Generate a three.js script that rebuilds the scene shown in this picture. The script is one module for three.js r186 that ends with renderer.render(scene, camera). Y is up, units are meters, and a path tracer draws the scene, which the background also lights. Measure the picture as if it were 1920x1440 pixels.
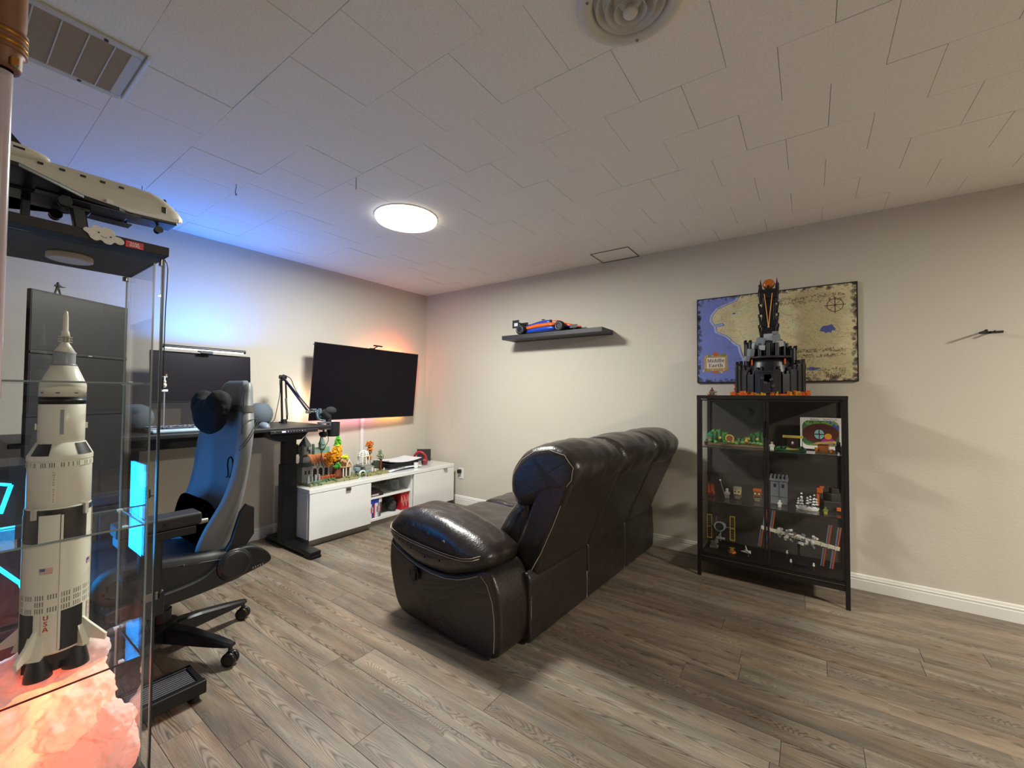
import * as THREE from 'three';
import { RoundedBoxGeometry } from 'three/addons/geometries/RoundedBoxGeometry.js';
import { mergeGeometries } from 'three/addons/utils/BufferGeometryUtils.js';
import { ImprovedNoise } from 'three/addons/math/ImprovedNoise.js';
import { RectAreaLightUniformsLib } from 'three/addons/lights/RectAreaLightUniformsLib.js';
import { MarchingCubes } from 'three/addons/objects/MarchingCubes.js';

// ---------- camera, exposure, renderer ----------
const scene = new THREE.Scene();
scene.background = new THREE.Color(0x000000);
const camera = new THREE.PerspectiveCamera(85.348, 1920 / 1440, 0.02, 40);
camera.rotation.order = 'YXZ';
camera.position.set(3.6782, 1.1926, 3.405);
camera.rotation.set(0.0262, 0.62, 0.0072);
const renderer = new THREE.WebGLRenderer({ antialias: true });
renderer.toneMapping = THREE.LinearToneMapping;
renderer.toneMappingExposure = 1.0;
renderer.shadowMap.enabled = true;
RectAreaLightUniformsLib.init();

// ---------- large lights ----------
const H = 2.354, RX = 8.6, RZ = 4.6;               // ceiling height, room extents (x along the right wall, z along the left wall)
const LAMP_I = 200, LAMP2_I = 385, BLUE_I = 230;
function areaLight(color, intensity, w, h, pos, target) {
  const l = new THREE.RectAreaLight(color, intensity, w, h);
  l.position.set(...pos); l.lookAt(...target); scene.add(l); return l;
}
areaLight(0xfefff6, LAMP_I, 0.35, 0.35, [1.533, H - 0.05, 1.608], [1.533, 0, 1.6081]);
areaLight(0xfff9ea, LAMP2_I, 0.35, 0.35, [6.4, H - 0.05, 1.72], [6.4, 0, 1.7201]);
// blue back light of the monitor light bar, shining up the wall
areaLight(0x0a80ff, BLUE_I, 0.46, 0.03, [0.205, 1.512, 2.27], [0.36, 2.6, 2.2705]);

// ---------- helpers ----------
let seed = 7;
const rnd = (a = 1, b) => { seed = (seed * 1664525 + 1013904223) >>> 0; const t = seed / 4294967296; return b === undefined ? t * a : a + t * (b - a); };
const perlin = new ImprovedNoise();
const noise = (x, y = 0, z = 0.37) => perlin.noise(x, y, z);
const fbm = (x, y, z = 0.37, o = 4) => { let s = 0, a = 0.5; for (let i = 0; i < o; i++) { s += a * noise(x, y, z + i * 3.1); x *= 2; y *= 2; a *= 0.5; } return s; };
const R = Math.PI / 180;
const matCache = new Map();
function mat(color, rough = 0.6, metal = 0, extra) {
  const k = extra ? null : color + '_' + rough + '_' + metal;
  if (k && matCache.has(k)) return matCache.get(k);
  const m = new THREE.MeshPhysicalMaterial({ color, roughness: rough, metalness: metal, ...(extra || {}) });
  if (k) matCache.set(k, m);
  return m;
}
const glow = (color, i, base = 0x222222) => new THREE.MeshStandardMaterial({ color: base, emissive: color, emissiveIntensity: i, roughness: 0.5 });
const glassMat = mat(0xffffff, 0.0, 0, { transmission: 1, thickness: 0, ior: 1.3 });
const usedNames = new Map();
function numbered(n) { const c = usedNames.get(n) || 0; usedNames.set(n, c + 1); return c ? n + '_' + String(c).padStart(3, '0') : n; }
const flat = g => { const h = g.index ? g.toNonIndexed() : g; for (const k of Object.keys(h.attributes)) if (!['position', 'normal', 'uv'].includes(k)) h.deleteAttribute(k); h.morphAttributes = {}; return h; };
function mg(gs) { gs = gs.flat(9).filter(Boolean); return gs.length === 1 ? gs[0] : mergeGeometries(gs.map(flat)); }
function part(name, geos, m, parent = scene, label) {
  const o = new THREE.Mesh(Array.isArray(geos) ? mg(geos) : geos, m);
  o.name = parent === scene ? numbered(name) : name;
  if (parent !== scene) { let c = 0; for (const k of parent.children) if (k.userData.stem === name) c++; if (c) o.name = name + '_' + String(c).padStart(3, '0'); }
  o.userData.stem = name; if (label) o.userData.label = label;
  o.castShadow = o.receiveShadow = true; parent.add(o); return o;
}
const stuff = o => { o.userData.kind = 'stuff'; return o; };
function tag(o, label, category, group) { o.userData.label = label; o.userData.category = category; if (group) o.userData.group = group; return o; }
function thing(name, label, category, pos = [0, 0, 0], turn = 0, group) {
  const o = new THREE.Group(); o.name = numbered(name); o.position.set(...pos); o.rotation.y = turn; scene.add(o);
  return tag(o, label, category, group);
}
function struct(name, geos, m, parent = scene) { const o = part(name, geos, m, parent); if (parent === scene) o.userData.kind = 'structure'; return o; }
function copyOf(src, pos, turn, label) { const c = src.clone(); c.name = numbered(src.name.replace(/_\d{3}$/, '')); c.userData = { ...src.userData }; c.position.set(...pos); if (turn !== undefined) c.rotation.y = turn; if (label) c.userData.label = label; scene.add(c); return c; }
const place = (g, x, y, z, rot) => { if (rot) { g.rotateX(rot[0]); g.rotateY(rot[1]); g.rotateZ(rot[2] || 0); } return g.translate(x, y, z); };
const bx = (w, h, d, x = 0, y = 0, z = 0, r = 0, rot) => place(r ? new RoundedBoxGeometry(w, h, d, 2, Math.min(r, w / 2.01, h / 2.01, d / 2.01)) : new THREE.BoxGeometry(w, h, d), x, y, z, rot);
const cy = (r1, r2, h, x = 0, y = 0, z = 0, seg = 24, rot, open = false) => place(new THREE.CylinderGeometry(r1, r2, h, seg, 1, open), x, y, z, rot);
const sp = (r, x = 0, y = 0, z = 0, sx = 1, sy = 1, sz = 1, seg = 20) => new THREE.SphereGeometry(r, seg, Math.round(seg * 0.7)).scale(sx, sy, sz).translate(x, y, z);
const V = (x, y, z) => new THREE.Vector3(x, y, z);
const curve = (pts, closed = false) => new THREE.CatmullRomCurve3(pts.map(p => V(...p)), closed, 'centripetal');
const tb = (pts, r, seg = 24, rs = 8, closed = false) => new THREE.TubeGeometry(curve(pts, closed), seg, r, rs, closed);
const bar = (a, b, r, rs = 8) => { const A = V(...a), B = V(...b), d = B.clone().sub(A), g = new THREE.CylinderGeometry(r, r, d.length(), rs); g.applyQuaternion(new THREE.Quaternion().setFromUnitVectors(V(0, 1, 0), d.clone().normalize())); const m = A.add(B).multiplyScalar(0.5); return g.translate(m.x, m.y, m.z); };
const la = (pts, seg = 32, x = 0, y = 0, z = 0) => new THREE.LatheGeometry(pts.map(p => new THREE.Vector2(p[0], p[1])), seg).translate(x, y, z);
function shapeOf(pts, smooth = false) { const s = new THREE.Shape(); if (smooth) { const c = new THREE.CatmullRomCurve3(pts.map(p => V(p[0], p[1], 0)), true, 'centripetal').getPoints(pts.length * 6); pts = c.slice(0, -1).map(v => [v.x, v.y]); } pts.forEach((p, i) => i ? s.lineTo(p[0], p[1]) : s.moveTo(p[0], p[1])); s.closePath(); return s; }
const ex = (pts, depth, bevel = 0, smooth = false, holes) => { const s = pts.isShape ? pts : shapeOf(pts, smooth); if (holes) for (const h of holes) s.holes.push(h); return new THREE.ExtrudeGeometry(s, { depth: depth - 2 * bevel, bevelEnabled: bevel > 0, bevelThickness: bevel, bevelSize: bevel, bevelOffset: -bevel, bevelSegments: 2, curveSegments: 12 }).translate(0, 0, bevel); };
function geo(pos, idx, uv) { const g = new THREE.BufferGeometry(); g.setAttribute('position', new THREE.Float32BufferAttribute(pos, 3)); g.setAttribute('uv', new THREE.Float32BufferAttribute(uv || new Array(pos.length / 3 * 2).fill(0), 2)); g.setIndex(idx); g.computeVertexNormals(); return g; }
// closed profile (x,y) swept along z, its ends rounded like a cushion
function pillow(pts, z0, z1, r, o = {}) {
  const N = o.N || 56, c = new THREE.CatmullRomCurve3(pts.map(p => V(p[0], p[1], 0)), true, 'centripetal').getSpacedPoints(N).slice(0, N);
  let area = 0; for (let i = 0; i < N; i++) { const a = c[i], b = c[(i + 1) % N]; area += a.x * b.y - b.x * a.y; } const sg = area > 0 ? 1 : -1;
  const nr = c.map((p, i) => { const a = c[(i + N - 1) % N], b = c[(i + 1) % N], d = b.clone().sub(a).normalize(); return V(-d.y * sg, d.x * sg, 0); });
  const st = []; const nEnd = 7, nMid = o.mid || 10;
  for (let i = 0; i <= nEnd; i++) { const a = i / nEnd * Math.PI / 2; st.push([z0 + r * (1 - Math.sin(a)) * 0 + r * (1 - Math.cos(a)), r * (1 - Math.sin(a))]); }
  for (let i = 1; i < nMid; i++) st.push([z0 + r + (z1 - z0 - 2 * r) * i / nMid, 0]);
  for (let i = nEnd; i >= 0; i--) { const a = i / nEnd * Math.PI / 2; st.push([z1 - r * (1 - Math.cos(a)), r * (1 - Math.sin(a))]); }
  const pos = [], uv = [], idx = [];
  st.forEach(([z, ins], k) => { for (let i = 0; i <= N; i++) { const j = i % N, t = (z - z0) / (z1 - z0); let x = c[j].x + nr[j].x * ins, y = c[j].y + nr[j].y * ins; const puff = (o.puff || 0) * Math.sin(Math.PI * t) - (o.wrinkle ? o.wrinkle * noise(x * 9, y * 9, z * 16 + (o.s || 0)) : 0); x -= nr[j].x * puff; y -= nr[j].y * puff; let q = [x, y, z]; if (o.f) q = o.f(q); pos.push(...q); uv.push(z * 1, i / N * 1.6); } });
  for (let k = 0; k < st.length - 1; k++) for (let i = 0; i < N; i++) { const a = k * (N + 1) + i, b = a + 1, d = a + N + 1, e = d + 1; sg > 0 ? idx.push(a, b, d, b, e, d) : idx.push(a, d, b, b, d, e); }
  const capT = THREE.ShapeUtils.triangulateShape(c.map((p, j) => new THREE.Vector2(p.x + nr[j].x * r, p.y + nr[j].y * r)), []);
  const last = (st.length - 1) * (N + 1);
  for (const t of capT) { sg > 0 ? idx.push(t[0], t[2], t[1], last + t[0], last + t[1], last + t[2]) : idx.push(t[0], t[1], t[2], last + t[0], last + t[2], last + t[1]); }
  return geo(pos, idx, uv);
}
// a ring loft: rings of equal point counts
function loft(rings, closedRing = true, caps = true) {
  const n = rings[0].length, pos = [], uv = [], idx = [], m = closedRing ? n + 1 : n;
  rings.forEach((rg, k) => { for (let i = 0; i < m; i++) { pos.push(...rg[i % n]); uv.push(i / n, k / rings.length); } });
  for (let k = 0; k < rings.length - 1; k++) for (let i = 0; i < m - 1; i++) { const a = k * m + i; idx.push(a, a + 1, a + m, a + 1, a + m + 1, a + m); }
  if (caps) for (const [k, f] of [[0, 1], [rings.length - 1, 0]]) { const c = [0, 1, 2].map(j => rings[k].reduce((s, p) => s + p[j], 0) / n); const ci = pos.length / 3; pos.push(...c); uv.push(0.5, 0.5); for (let i = 0; i < m - 1; i++) { const a = k * m + i; f ? idx.push(ci, a + 1, a) : idx.push(ci, a, a + 1); } }
  return geo(pos, idx, uv);
}
function canvasTex(w, h, draw, srgb = true) { const c = document.createElement('canvas'); c.width = w; c.height = h; const g = c.getContext('2d'); draw(g, w, h); const t = new THREE.CanvasTexture(c); if (srgb) t.colorSpace = THREE.SRGBColorSpace; t.magFilter = THREE.LinearFilter; t.anisotropy = 8; return t; }
function dataTex(w, h, f, srgb = true) { const d = new Uint8Array(w * h * 4); for (let y = 0; y < h; y++) for (let x = 0; x < w; x++) { const c = f(x, y), i = (y * w + x) * 4; d[i] = c[0]; d[i + 1] = c[1]; d[i + 2] = c[2]; d[i + 3] = 255; } const t = new THREE.DataTexture(d, w, h); if (srgb) t.colorSpace = THREE.SRGBColorSpace; t.magFilter = THREE.LinearFilter; t.wrapS = t.wrapT = THREE.RepeatWrapping; t.needsUpdate = true; return t; }
const grey = v => { v = Math.max(0, Math.min(255, v)); return [v, v, v]; };
// box uv in metres from position and normal
function uvBox(g, s = 1, ou = 0, ov = 0) { g = flat(g); const p = g.attributes.position, n = g.attributes.normal, u = g.attributes.uv; for (let i = 0; i < p.count; i++) { const ax = Math.abs(n.getX(i)), ay = Math.abs(n.getY(i)), az = Math.abs(n.getZ(i)); let a, b; if (ay >= ax && ay >= az) { a = p.getX(i); b = p.getZ(i); } else if (ax >= az) { a = p.getZ(i); b = p.getY(i); } else { a = p.getX(i); b = p.getY(i); } u.setXY(i, a * s + ou, b * s + ov); } return g; }
// ---------- surfaces ----------
const wallBump = dataTex(512, 512, (x, y) => grey(128 + 90 * fbm(x / 14, y / 14, 0.2, 3) + 24 * (rnd() - 0.5)), false);
const wallMat = mat(0xffffff, 0.85, 0, { bumpMap: wallBump, bumpScale: 0.0012 }); wallMat.color.setRGB(0.60, 0.556, 0.478);
const speck = dataTex(512, 512, (x, y) => { const v = 243 + 16 * fbm(x / 9, y / 9, 0.9, 3) + 20 * (rnd() - 0.5) - (rnd() < 0.02 ? 24 : 0); return [v, v * 0.985, v * 0.96]; });
const speckB = dataTex(256, 256, () => grey(128 + 120 * (rnd() - 0.5)), false);
const tileMat = mat(0xffffff, 0.92, 0, { map: speck, bumpMap: speckB, bumpScale: 0.0006 }); tileMat.color.setRGB(0.97, 0.965, 0.955);
const trimMat = mat(0xe6e4df, 0.45);
// wood: sixteen different planks in one sheet, one millimetre to the pixel
const wood = dataTex(2048, 2048, (() => {
  const P = []; for (let k = 0; k < 16; k++) P.push({ c: rnd(-0.5, 1.5) * 0.127, b: rnd(8, 15) * (rnd() < 0.5 ? -1 : 1), a: rnd(2200, 5200), t: rnd(-1, 1), w: rnd(-1, 1), s: rnd(50) });
  return (x, y) => {
    const k = y >> 7, p = P[k], X = x / 1000, Y = (y & 127) / 1000;
    const yy = Y - p.c + 0.014 * noise(X * 2.2, p.s) + 0.004 * noise(X * 9, Y * 40, p.s);
    const g = X * p.b + yy * yy * p.a + 1.5 * noise(X * 3, Y * 18, p.s + 2) + 0.35 * noise(X * 14, Y * 60, p.s);
    let ring = g - Math.floor(g); ring = Math.pow(Math.abs(ring * 2 - 1), 2.2);
    const fibre = noise(X * 14, Y * 700, p.s + 5), patch = fbm(X * 2.4, Y * 22, p.s + 9, 3), blot = noise(X * 5, Y * 30, p.s + 20);
    let v = 0.60 + 0.11 * p.t - 0.36 * ring + 0.18 * fibre + 0.42 * patch;
    v = Math.max(0.06, Math.min(1, v));
    const wm = 0.5 + 0.25 * p.w + 0.9 * blot * 0.5;
    return [58 + 128 * v + 15 * wm, 55 + 127 * v, 50 + 120 * v - 10 * wm];
  };
})());
const woodMat = mat(0xffffff, 0.42, 0, { map: wood }); woodMat.color.setRGB(0.87, 0.84, 0.81);

// ---------- room shell ----------
const T = 0.12;
const floor = struct('floor', bx(RX + 2 * T, 0.1, RZ + 2 * T, RX / 2, -0.062, RZ / 2), mat(0x4a4238, 0.8));
{
  // planks laid along x; rows 127 mm wide; joints seen in the picture are kept
  const joints = { 5: 4.09, 7: 3.298, 8: 3.73, 10: 3.42, 13: 3.587, 18: 1.938, 19: 2.41, 21: 2.1 };
  const far = [];
  for (let r = 0; r < 37; r++) {
    const z0 = r * 0.127, z1 = Math.min(z0 + 0.127, RZ), L = 1.22;
    let x = (joints[r] !== undefined ? joints[r] : rnd(L)); while (x > 0) x -= L;
    for (; x < RX; x += L) {
      const a = Math.max(0, x), b = Math.min(RX, x + L); if (b - a < 0.01) continue;
      const k = Math.floor(rnd(16)), u0 = rnd(0, 0.8);
      const g = flat(new RoundedBoxGeometry(b - a - 0.0012, 0.012, z1 - z0 - 0.001, 1, 0.0012).translate((a + b) / 2, -0.006, (z0 + z1) / 2));
      const p = g.attributes.position, u = g.attributes.uv; for (let i = 0; i < p.count; i++) u.setXY(i, u0 + (p.getX(i) - x) / 2.048, (k + 0.01 + 0.98 * (p.getZ(i) - z0) / 0.128) / 16);
      const seen = b > 0 && (a < 5.2) && (z0 < 3.3);
      if (seen) part('floor_plank', g, woodMat, floor); else far.push(g);
    }
  }
  const rest = part('floor_planks_beyond', far, woodMat, floor); rest.userData.kind = 'stuff';
}
const ceiling = struct('ceiling', bx(RX + 2 * T, 0.1, RZ + 2 * T, RX / 2, H + 0.062, RZ / 2), mat(0xb0aca4, 0.9));
{
  const S = 0.305, z00 = 1.187 - 4 * S, far = [];
  for (let r = -1; r < 16; r++) {
    const z0 = Math.max(0, z00 + r * S), z1 = Math.min(RZ, z00 + (r + 1) * S); if (z1 - z0 < 0.01) continue;
    for (let c = -1; c < 30; c++) {
      const xb = 2.84 - 10 * S + c * S + (r % 2 ? S / 2 : 0); const a = Math.max(0, xb), b = Math.min(RX, xb + S); if (b - a < 0.01) continue;
      const dz = rnd(-1, 1) * 0.0012;
      const g = uvBox(new RoundedBoxGeometry(b - a - 0.0012, 0.012, z1 - z0 - 0.0006, 1, 0.0014).translate((a + b) / 2, H + 0.006 + dz, (z0 + z1) / 2), 1 / 0.42, rnd(), rnd());
      if (a < 4.7 && z0 < 3.1) part('ceiling_tile', g, tileMat, ceiling); else far.push(g);
    }
  }
  part('ceiling_tiles_beyond', far, tileMat, ceiling).userData.kind = 'stuff';
}
struct('wall_left', uvBox(bx(T, H + 0.1, RZ + 2 * T, -T / 2, H / 2, RZ / 2), 2), wallMat);
struct('wall_right', uvBox(bx(RX, H + 0.1, T, RX / 2, H / 2, -T / 2), 2), wallMat);
const paleMat = mat(0xe6e3dc, 0.8);
struct('wall_far', bx(T, H + 0.1, RZ + 2 * T, RX + T / 2, H / 2, RZ / 2), mat(0x3b2f27, 0.7));
struct('wall_rear', bx(RX, H + 0.1, T, RX / 2, H / 2, RZ + T / 2), paleMat);
const baseProf = [[0, 0], [0.014, 0], [0.014, 0.058], [0.011, 0.061], [0.011, 0.066], [0.013, 0.069], [0.013, 0.074], [0.009, 0.079], [0.009, 0.084], [0.007, 0.09], [0, 0.094]];
struct('baseboard_right', ex(baseProf, RX).rotateY(-Math.PI / 2).translate(RX, 0, 0), trimMat);
struct('baseboard_left', ex(baseProf, RZ).translate(0, 0, 0), trimMat);
struct('baseboard_rear', ex(baseProf, RX).rotateY(Math.PI / 2).translate(0, 0, RZ), trimMat);
// white panel door and dark wardrobe in the rear wall, seen only as reflections in the glass cabinet
{
  const d = struct('door_1', [bx(0.82, 2.03, 0.04, 2.62, 1.02, RZ - 0.025)], trimMat);
  for (const [y, h] of [[0.45, 0.6], [1.0, 0.32], [1.62, 0.7]]) for (const sx of [-1, 1]) part('door_panel', bx(0.27, h, 0.014, 2.62 + sx * 0.18, y, RZ - 0.05, 0.006), trimMat, d);
  part('door_frame', [bx(0.08, 2.1, 0.06, 2.17, 1.05, RZ - 0.03), bx(0.08, 2.1, 0.06, 3.07, 1.05, RZ - 0.03), bx(0.98, 0.08, 0.06, 2.62, 2.09, RZ - 0.03)], trimMat, d);
  part('door_handle', [sp(0.028, 2.95, 1.0, RZ - 0.1), cy(0.012, 0.012, 0.06, 2.95, 1.0, RZ - 0.07, 12, [Math.PI / 2, 0, 0])], mat(0x999590, 0.3, 1), d);
}
// hatch cut in the ceiling against the right wall
{
  const g = []; const x0 = 2.22, x1 = 2.537, z1 = 0.265, w = 0.004;
  g.push(bx(x1 - x0, 0.004, w, (x0 + x1) / 2, H - 0.001, z1), bx(w, 0.004, z1, x0, H - 0.001, z1 / 2), bx(w, 0.004, z1, x1, H - 0.001, z1 / 2), bx(x1 - x0, 0.004, w, (x0 + x1) / 2, H - 0.001, 0.004));
  struct('trim_1', g, mat(0x3a302a, 0.9));
}
// ceiling lamps
function ceilingLamp(x, z, label) {
  const t = thing('ceiling_lamp', label, 'lamp', [x, H, z]);
  part('lamp_rim', la([[0.199, 0], [0.2015, 0], [0.2015, -0.006], [0.199, -0.006]], 64), mat(0xf7f5f0, 0.5), t);
  part('lamp_diffuser', la([[0.196, -0.004], [0.197, -0.016], [0.19, -0.028], [0.16, -0.036], [0.1, -0.04], [0.0001, -0.042]], 64), glow(0xfff6ea, 4, 0xffffff), t);
  return t;
}
ceilingLamp(1.533, 1.608, 'round white ceiling light glowing on the tiled ceiling near the corner');
ceilingLamp(6.4, 1.72, 'second round ceiling light at the far right end of the room');
// round air diffuser
{
  const t = thing('ceiling_diffuser', 'round white air diffuser of nested rings in the ceiling', 'air vent', [3.262, H, 2.24]);
  const m = mat(0xcfcbc2, 0.5);
  part('flange', la([[0.15, 0], [0.153, -0.006], [0.146, -0.018], [0.128, -0.024], [0.112, -0.016], [0.105, 0.004]], 56), m, t);
  for (const [r, y] of [[0.098, -0.02], [0.07, -0.032], [0.044, -0.042]]) part('ring', la([[r * 0.72, y + 0.03], [r * 0.9, y + 0.012], [r, y], [r + 0.003, y + 0.002], [r * 0.93, y + 0.016], [r * 0.74, y + 0.033]], 48), m, t);
  part('hub', la([[0.0001, -0.05], [0.018, -0.048], [0.022, -0.04], [0.012, -0.02]], 24), m, t);
  part('throat', la([[0.104, 0.001], [0.0001, 0.002]], 32), mat(0x0b0a09, 0.9), t);
  for (const [a] of [[20], [140], [260]]) part('screw', sp(0.005, 0.128 * Math.cos(a * R), -0.024, 0.128 * Math.sin(a * R), 1, 0.5, 1, 8), mat(0x8c8578, 0.4, 0.8), t);
}
// rectangular return grille
{
  const t = thing('return_grille', 'brownish return air grille with cross ribs at the upper left', 'air vent', [1.65, H, 3.3]);
  const x0 = -0.15, x1 = 0.15, z0 = -0.27, z1 = 0.6, m = mat(0xc9c4b8, 0.5);
  part('frame', [bx(0.03, 0.008, z1 - z0 + 0.06, x0 - 0.015, -0.004, (z0 + z1) / 2, 0.003), bx(0.03, 0.008, z1 - z0 + 0.06, x1 + 0.015, -0.004, (z0 + z1) / 2, 0.003), bx(x1 - x0, 0.008, 0.03, 0, -0.004, z0 - 0.015, 0.003), bx(x1 - x0, 0.008, 0.03, 0, -0.004, z1 + 0.015, 0.003)], m, t);
  part('backing', bx(x1 - x0, 0.002, z1 - z0, 0, 0.0005, (z0 + z1) / 2), mat(0x1d1916, 0.9), t);
  const sm = mat(0xa89a8e, 0.5);
  for (let i = 0; i < 22; i++) part('slat', bx(0.0105, 0.0015, z1 - z0, x0 + 0.007 + i * 0.0136, -0.004, (z0 + z1) / 2, 0, [0, 0, 0.45]), sm, t);
  for (let i = 0; i < 14; i++) part('rib', bx(x1 - x0, 0.004, 0.0035, 0, -0.006, z0 + 0.04 + i * 0.061), m, t);
  for (const [x, z] of [[x0 - 0.012, -0.19], [x1 + 0.012, -0.205]]) part('screw', cy(0.006, 0.006, 0.003, x, -0.009, z, 10), mat(0x332d28, 0.4, 0.6), t);
  part('edge_strip', bx(0.345, 0.014, 0.01, 0.01, -0.007, z0 - 0.04, 0.003), mat(0xdfe6f2, 0.5), t, 'white strip along the end of the grille');
}
// wire hooks
{
  const hookGeo = tb([[0, 0, 0], [0, -0.02, 0], [0.006, -0.032, 0], [0.012, -0.05, 0], [0.004, -0.066, 0], [-0.008, -0.06, 0], [-0.01, -0.05, 0]], 0.0016, 24, 6);
  const hm = mat(0x55565a, 0.4, 0.8);
  const L = ['thin wire hook in the ceiling above the toy space shuttle', 'thin wire hook in the middle between the shuttle and the round lamp', 'thin pale wire hook in the ceiling close to the round lamp'];
  [[0.63, 2.735], [1.096, 2.44], [1.708, 2.099]].forEach(([x, z], i) => { const o = part('ceiling_hook', hookGeo, hm); o.position.set(x, H + 0.001, z); o.rotation.y = -0.6; tag(o, L[i], 'hook', 'wire hooks in the ceiling'); });
}
// ---------- floating TV, its lights and its wall raceway ----------
{
  const t = thing('television', 'large black flat television tilted down on the left wall', 'television', [0.166, 1.293, 0.88]);
  t.rotation.set(0, 0, 0);
  const W = 1.22, Hh = 0.686;
  // local: screen faces +z, right is +x, up +y; then turned to face the room and tilted
  const inner = new THREE.Matrix4().makeRotationY(Math.PI / 2 + 0.049).multiply(new THREE.Matrix4().makeRotationX(0.094)).multiply(new THREE.Matrix4().makeRotationZ(-0.004));
  t.quaternion.setFromRotationMatrix(inner);
  part('bezel', [bx(W, Hh, 0.012, 0, 0, -0.008, 0.004)], mat(0x0c0b0e, 0.35), t);
  part('screen', bx(W - 0.012, Hh - 0.016, 0.002, 0, 0.001, -0.0012), mat(0x0a0612, 0.35, 0, { specularIntensity: 0.4 }), t);
  part('rear_housing', [bx(W * 0.86, Hh * 0.72, 0.03, 0, -0.04, -0.028, 0.008), bx(0.3, 0.3, 0.025, 0, 0, -0.052, 0.004)], mat(0x141316, 0.6), t);
  part('sensor_bar', [bx(0.105, 0.014, 0.02, 0.07, Hh / 2 + 0.034, -0.02, 0.006), bar([0.0, Hh / 2 - 0.002, -0.004], [0.06, Hh / 2 + 0.03, -0.015], 0.006), bx(0.05, 0.008, 0.03, -0.005, Hh / 2 + 0.002, -0.008, 0.003)], mat(0x121113, 0.45), t, 'small camera on a bent stalk above the screen');
  part('corner_clip', bx(0.012, 0.008, 0.016, -W / 2 - 0.002, Hh / 2 - 0.022, -0.004), mat(0x121113, 0.5), t);
  // colour strip glued around the rear
  const seg = (x, y, w, h, c, k, li) => {
    part('led_strip', bx(w, h, 0.003, x, y, -0.0455), glow(c, k), t);
    const l = new THREE.RectAreaLight(c, li * 2.2, Math.max(w, 0.012), Math.max(h, 0.012)); l.position.set(x, y, -0.05); t.add(l);   // a rect light shines along its own -z: to the wall
  };
  seg(0.36, 0.305, 0.3, 0.01, 0xff6a3c, 1.5, 95);
  seg(0.05, 0.305, 0.26, 0.01, 0xffb890, 0.6, 18);
  seg(0.575, 0.06, 0.01, 0.42, 0xff8048, 1.2, 42);
  seg(0.36, -0.328, 0.34, 0.01, 0xffb060, 1.2, 22);
  seg(0.0, -0.328, 0.34, 0.01, 0xff9fb4, 1.2, 22);
  seg(-0.35, -0.328, 0.34, 0.01, 0xffc2c8, 1.2, 20);
  seg(-0.59, -0.2, 0.01, 0.24, 0xffdfb8, 1.2, 34);
  const wm = thing('tv_wall_mount', 'black steel bracket holding the large television to the wall', 'bracket', [0, 1.28, 0.87]);
  part('wall_plate', bx(0.02, 0.26, 0.3, 0.01, 0, 0, 0.003), mat(0x18171a, 0.5, 0.5), wm);
  for (const z of [0.03, -0.05]) part('arm', bx(0.075, 0.05, 0.04, 0.05, 0.02, z), mat(0x18171a, 0.5, 0.5), wm);
  const rw = thing('cable_raceway', 'white cable cover running down the wall below the television', 'cable cover', [0, 0, 0.862]);
  part('cover', bx(0.018, 0.68, 0.034, 0.01, 0.78, 0, 0.005), mat(0xe3dfe0, 0.5), rw);
  part('joint_collar', bx(0.022, 0.05, 0.04, 0.012, 0.925, 0, 0.004), mat(0xe3dfe0, 0.5), rw);
}
// ---------- white low cabinet ----------
const ST = { x: 0.5478, z: 0.0852, top: 0.45 };
{
  const t = thing('media_cabinet', 'low glossy white media cabinet with two doors along the left wall', 'cabinet', [ST.x - 0.42, 0, ST.z]);
  const wm = mat(0xe9e9e6, 0.16, 0, { clearcoat: 0.5, clearcoatRoughness: 0.05 }), D = 0.42, L = 1.6;
  part('top_panel', bx(D, 0.034, L, D / 2, 0.433, L / 2, 0.0025), wm, t);
  for (const z of [0.009, 0.56, 1.04, L - 0.009]) part('side_panel', bx(D - 0.03, 0.35, 0.018, D / 2 - 0.012, 0.24, z), wm, t);
  part('bottom_panel', bx(D - 0.03, 0.02, L - 0.036, D / 2 - 0.012, 0.073, L / 2), wm, t);
  part('back_panel', bx(0.006, 0.35, L - 0.02, 0.005, 0.24, L / 2), mat(0x8d8780, 0.7), t);
  part('shelf', bx(D - 0.05, 0.018, 0.46, D / 2 - 0.015, 0.262, 0.8, 0.002), wm, t);
  part('plinth', bx(D - 0.06, 0.062, L - 0.06, D / 2 - 0.02, 0.031, L / 2), mat(0x9b948c, 0.35, 0.4), t);
  for (const [z0, z1, hz] of [[0.003, 0.555, 0.135], [1.045, L - 0.003, 1.27]]) {
    const d = part('door', bx(0.018, 0.352, z1 - z0, D - 0.009, 0.236, (z0 + z1) / 2, 0.0015), wm, t);
    part('handle', [bx(0.014, 0.004, 0.045, D + 0.004, 0.411, hz, 0.001), bx(0.003, 0.024, 0.045, D + 0.0105, 0.4, hz, 0.001)], mat(0xbdbab5, 0.28, 1), d);
  }
}
// ---------- right wall: floating shelf ----------
{
  const t = thing('floating_shelf', 'dark grey floating shelf on the right wall under a race car', 'shelf', [1.8, 1.735, 0]);
  part('board', bx(1.02, 0.038, 0.23, 0, 0, 0.118, 0.002), mat(0x2a282d, 0.5), t);
  part('wall_rail', bx(0.98, 0.022, 0.006, 0, 0, 0.003), mat(0x2a282d, 0.6), t);
}
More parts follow.
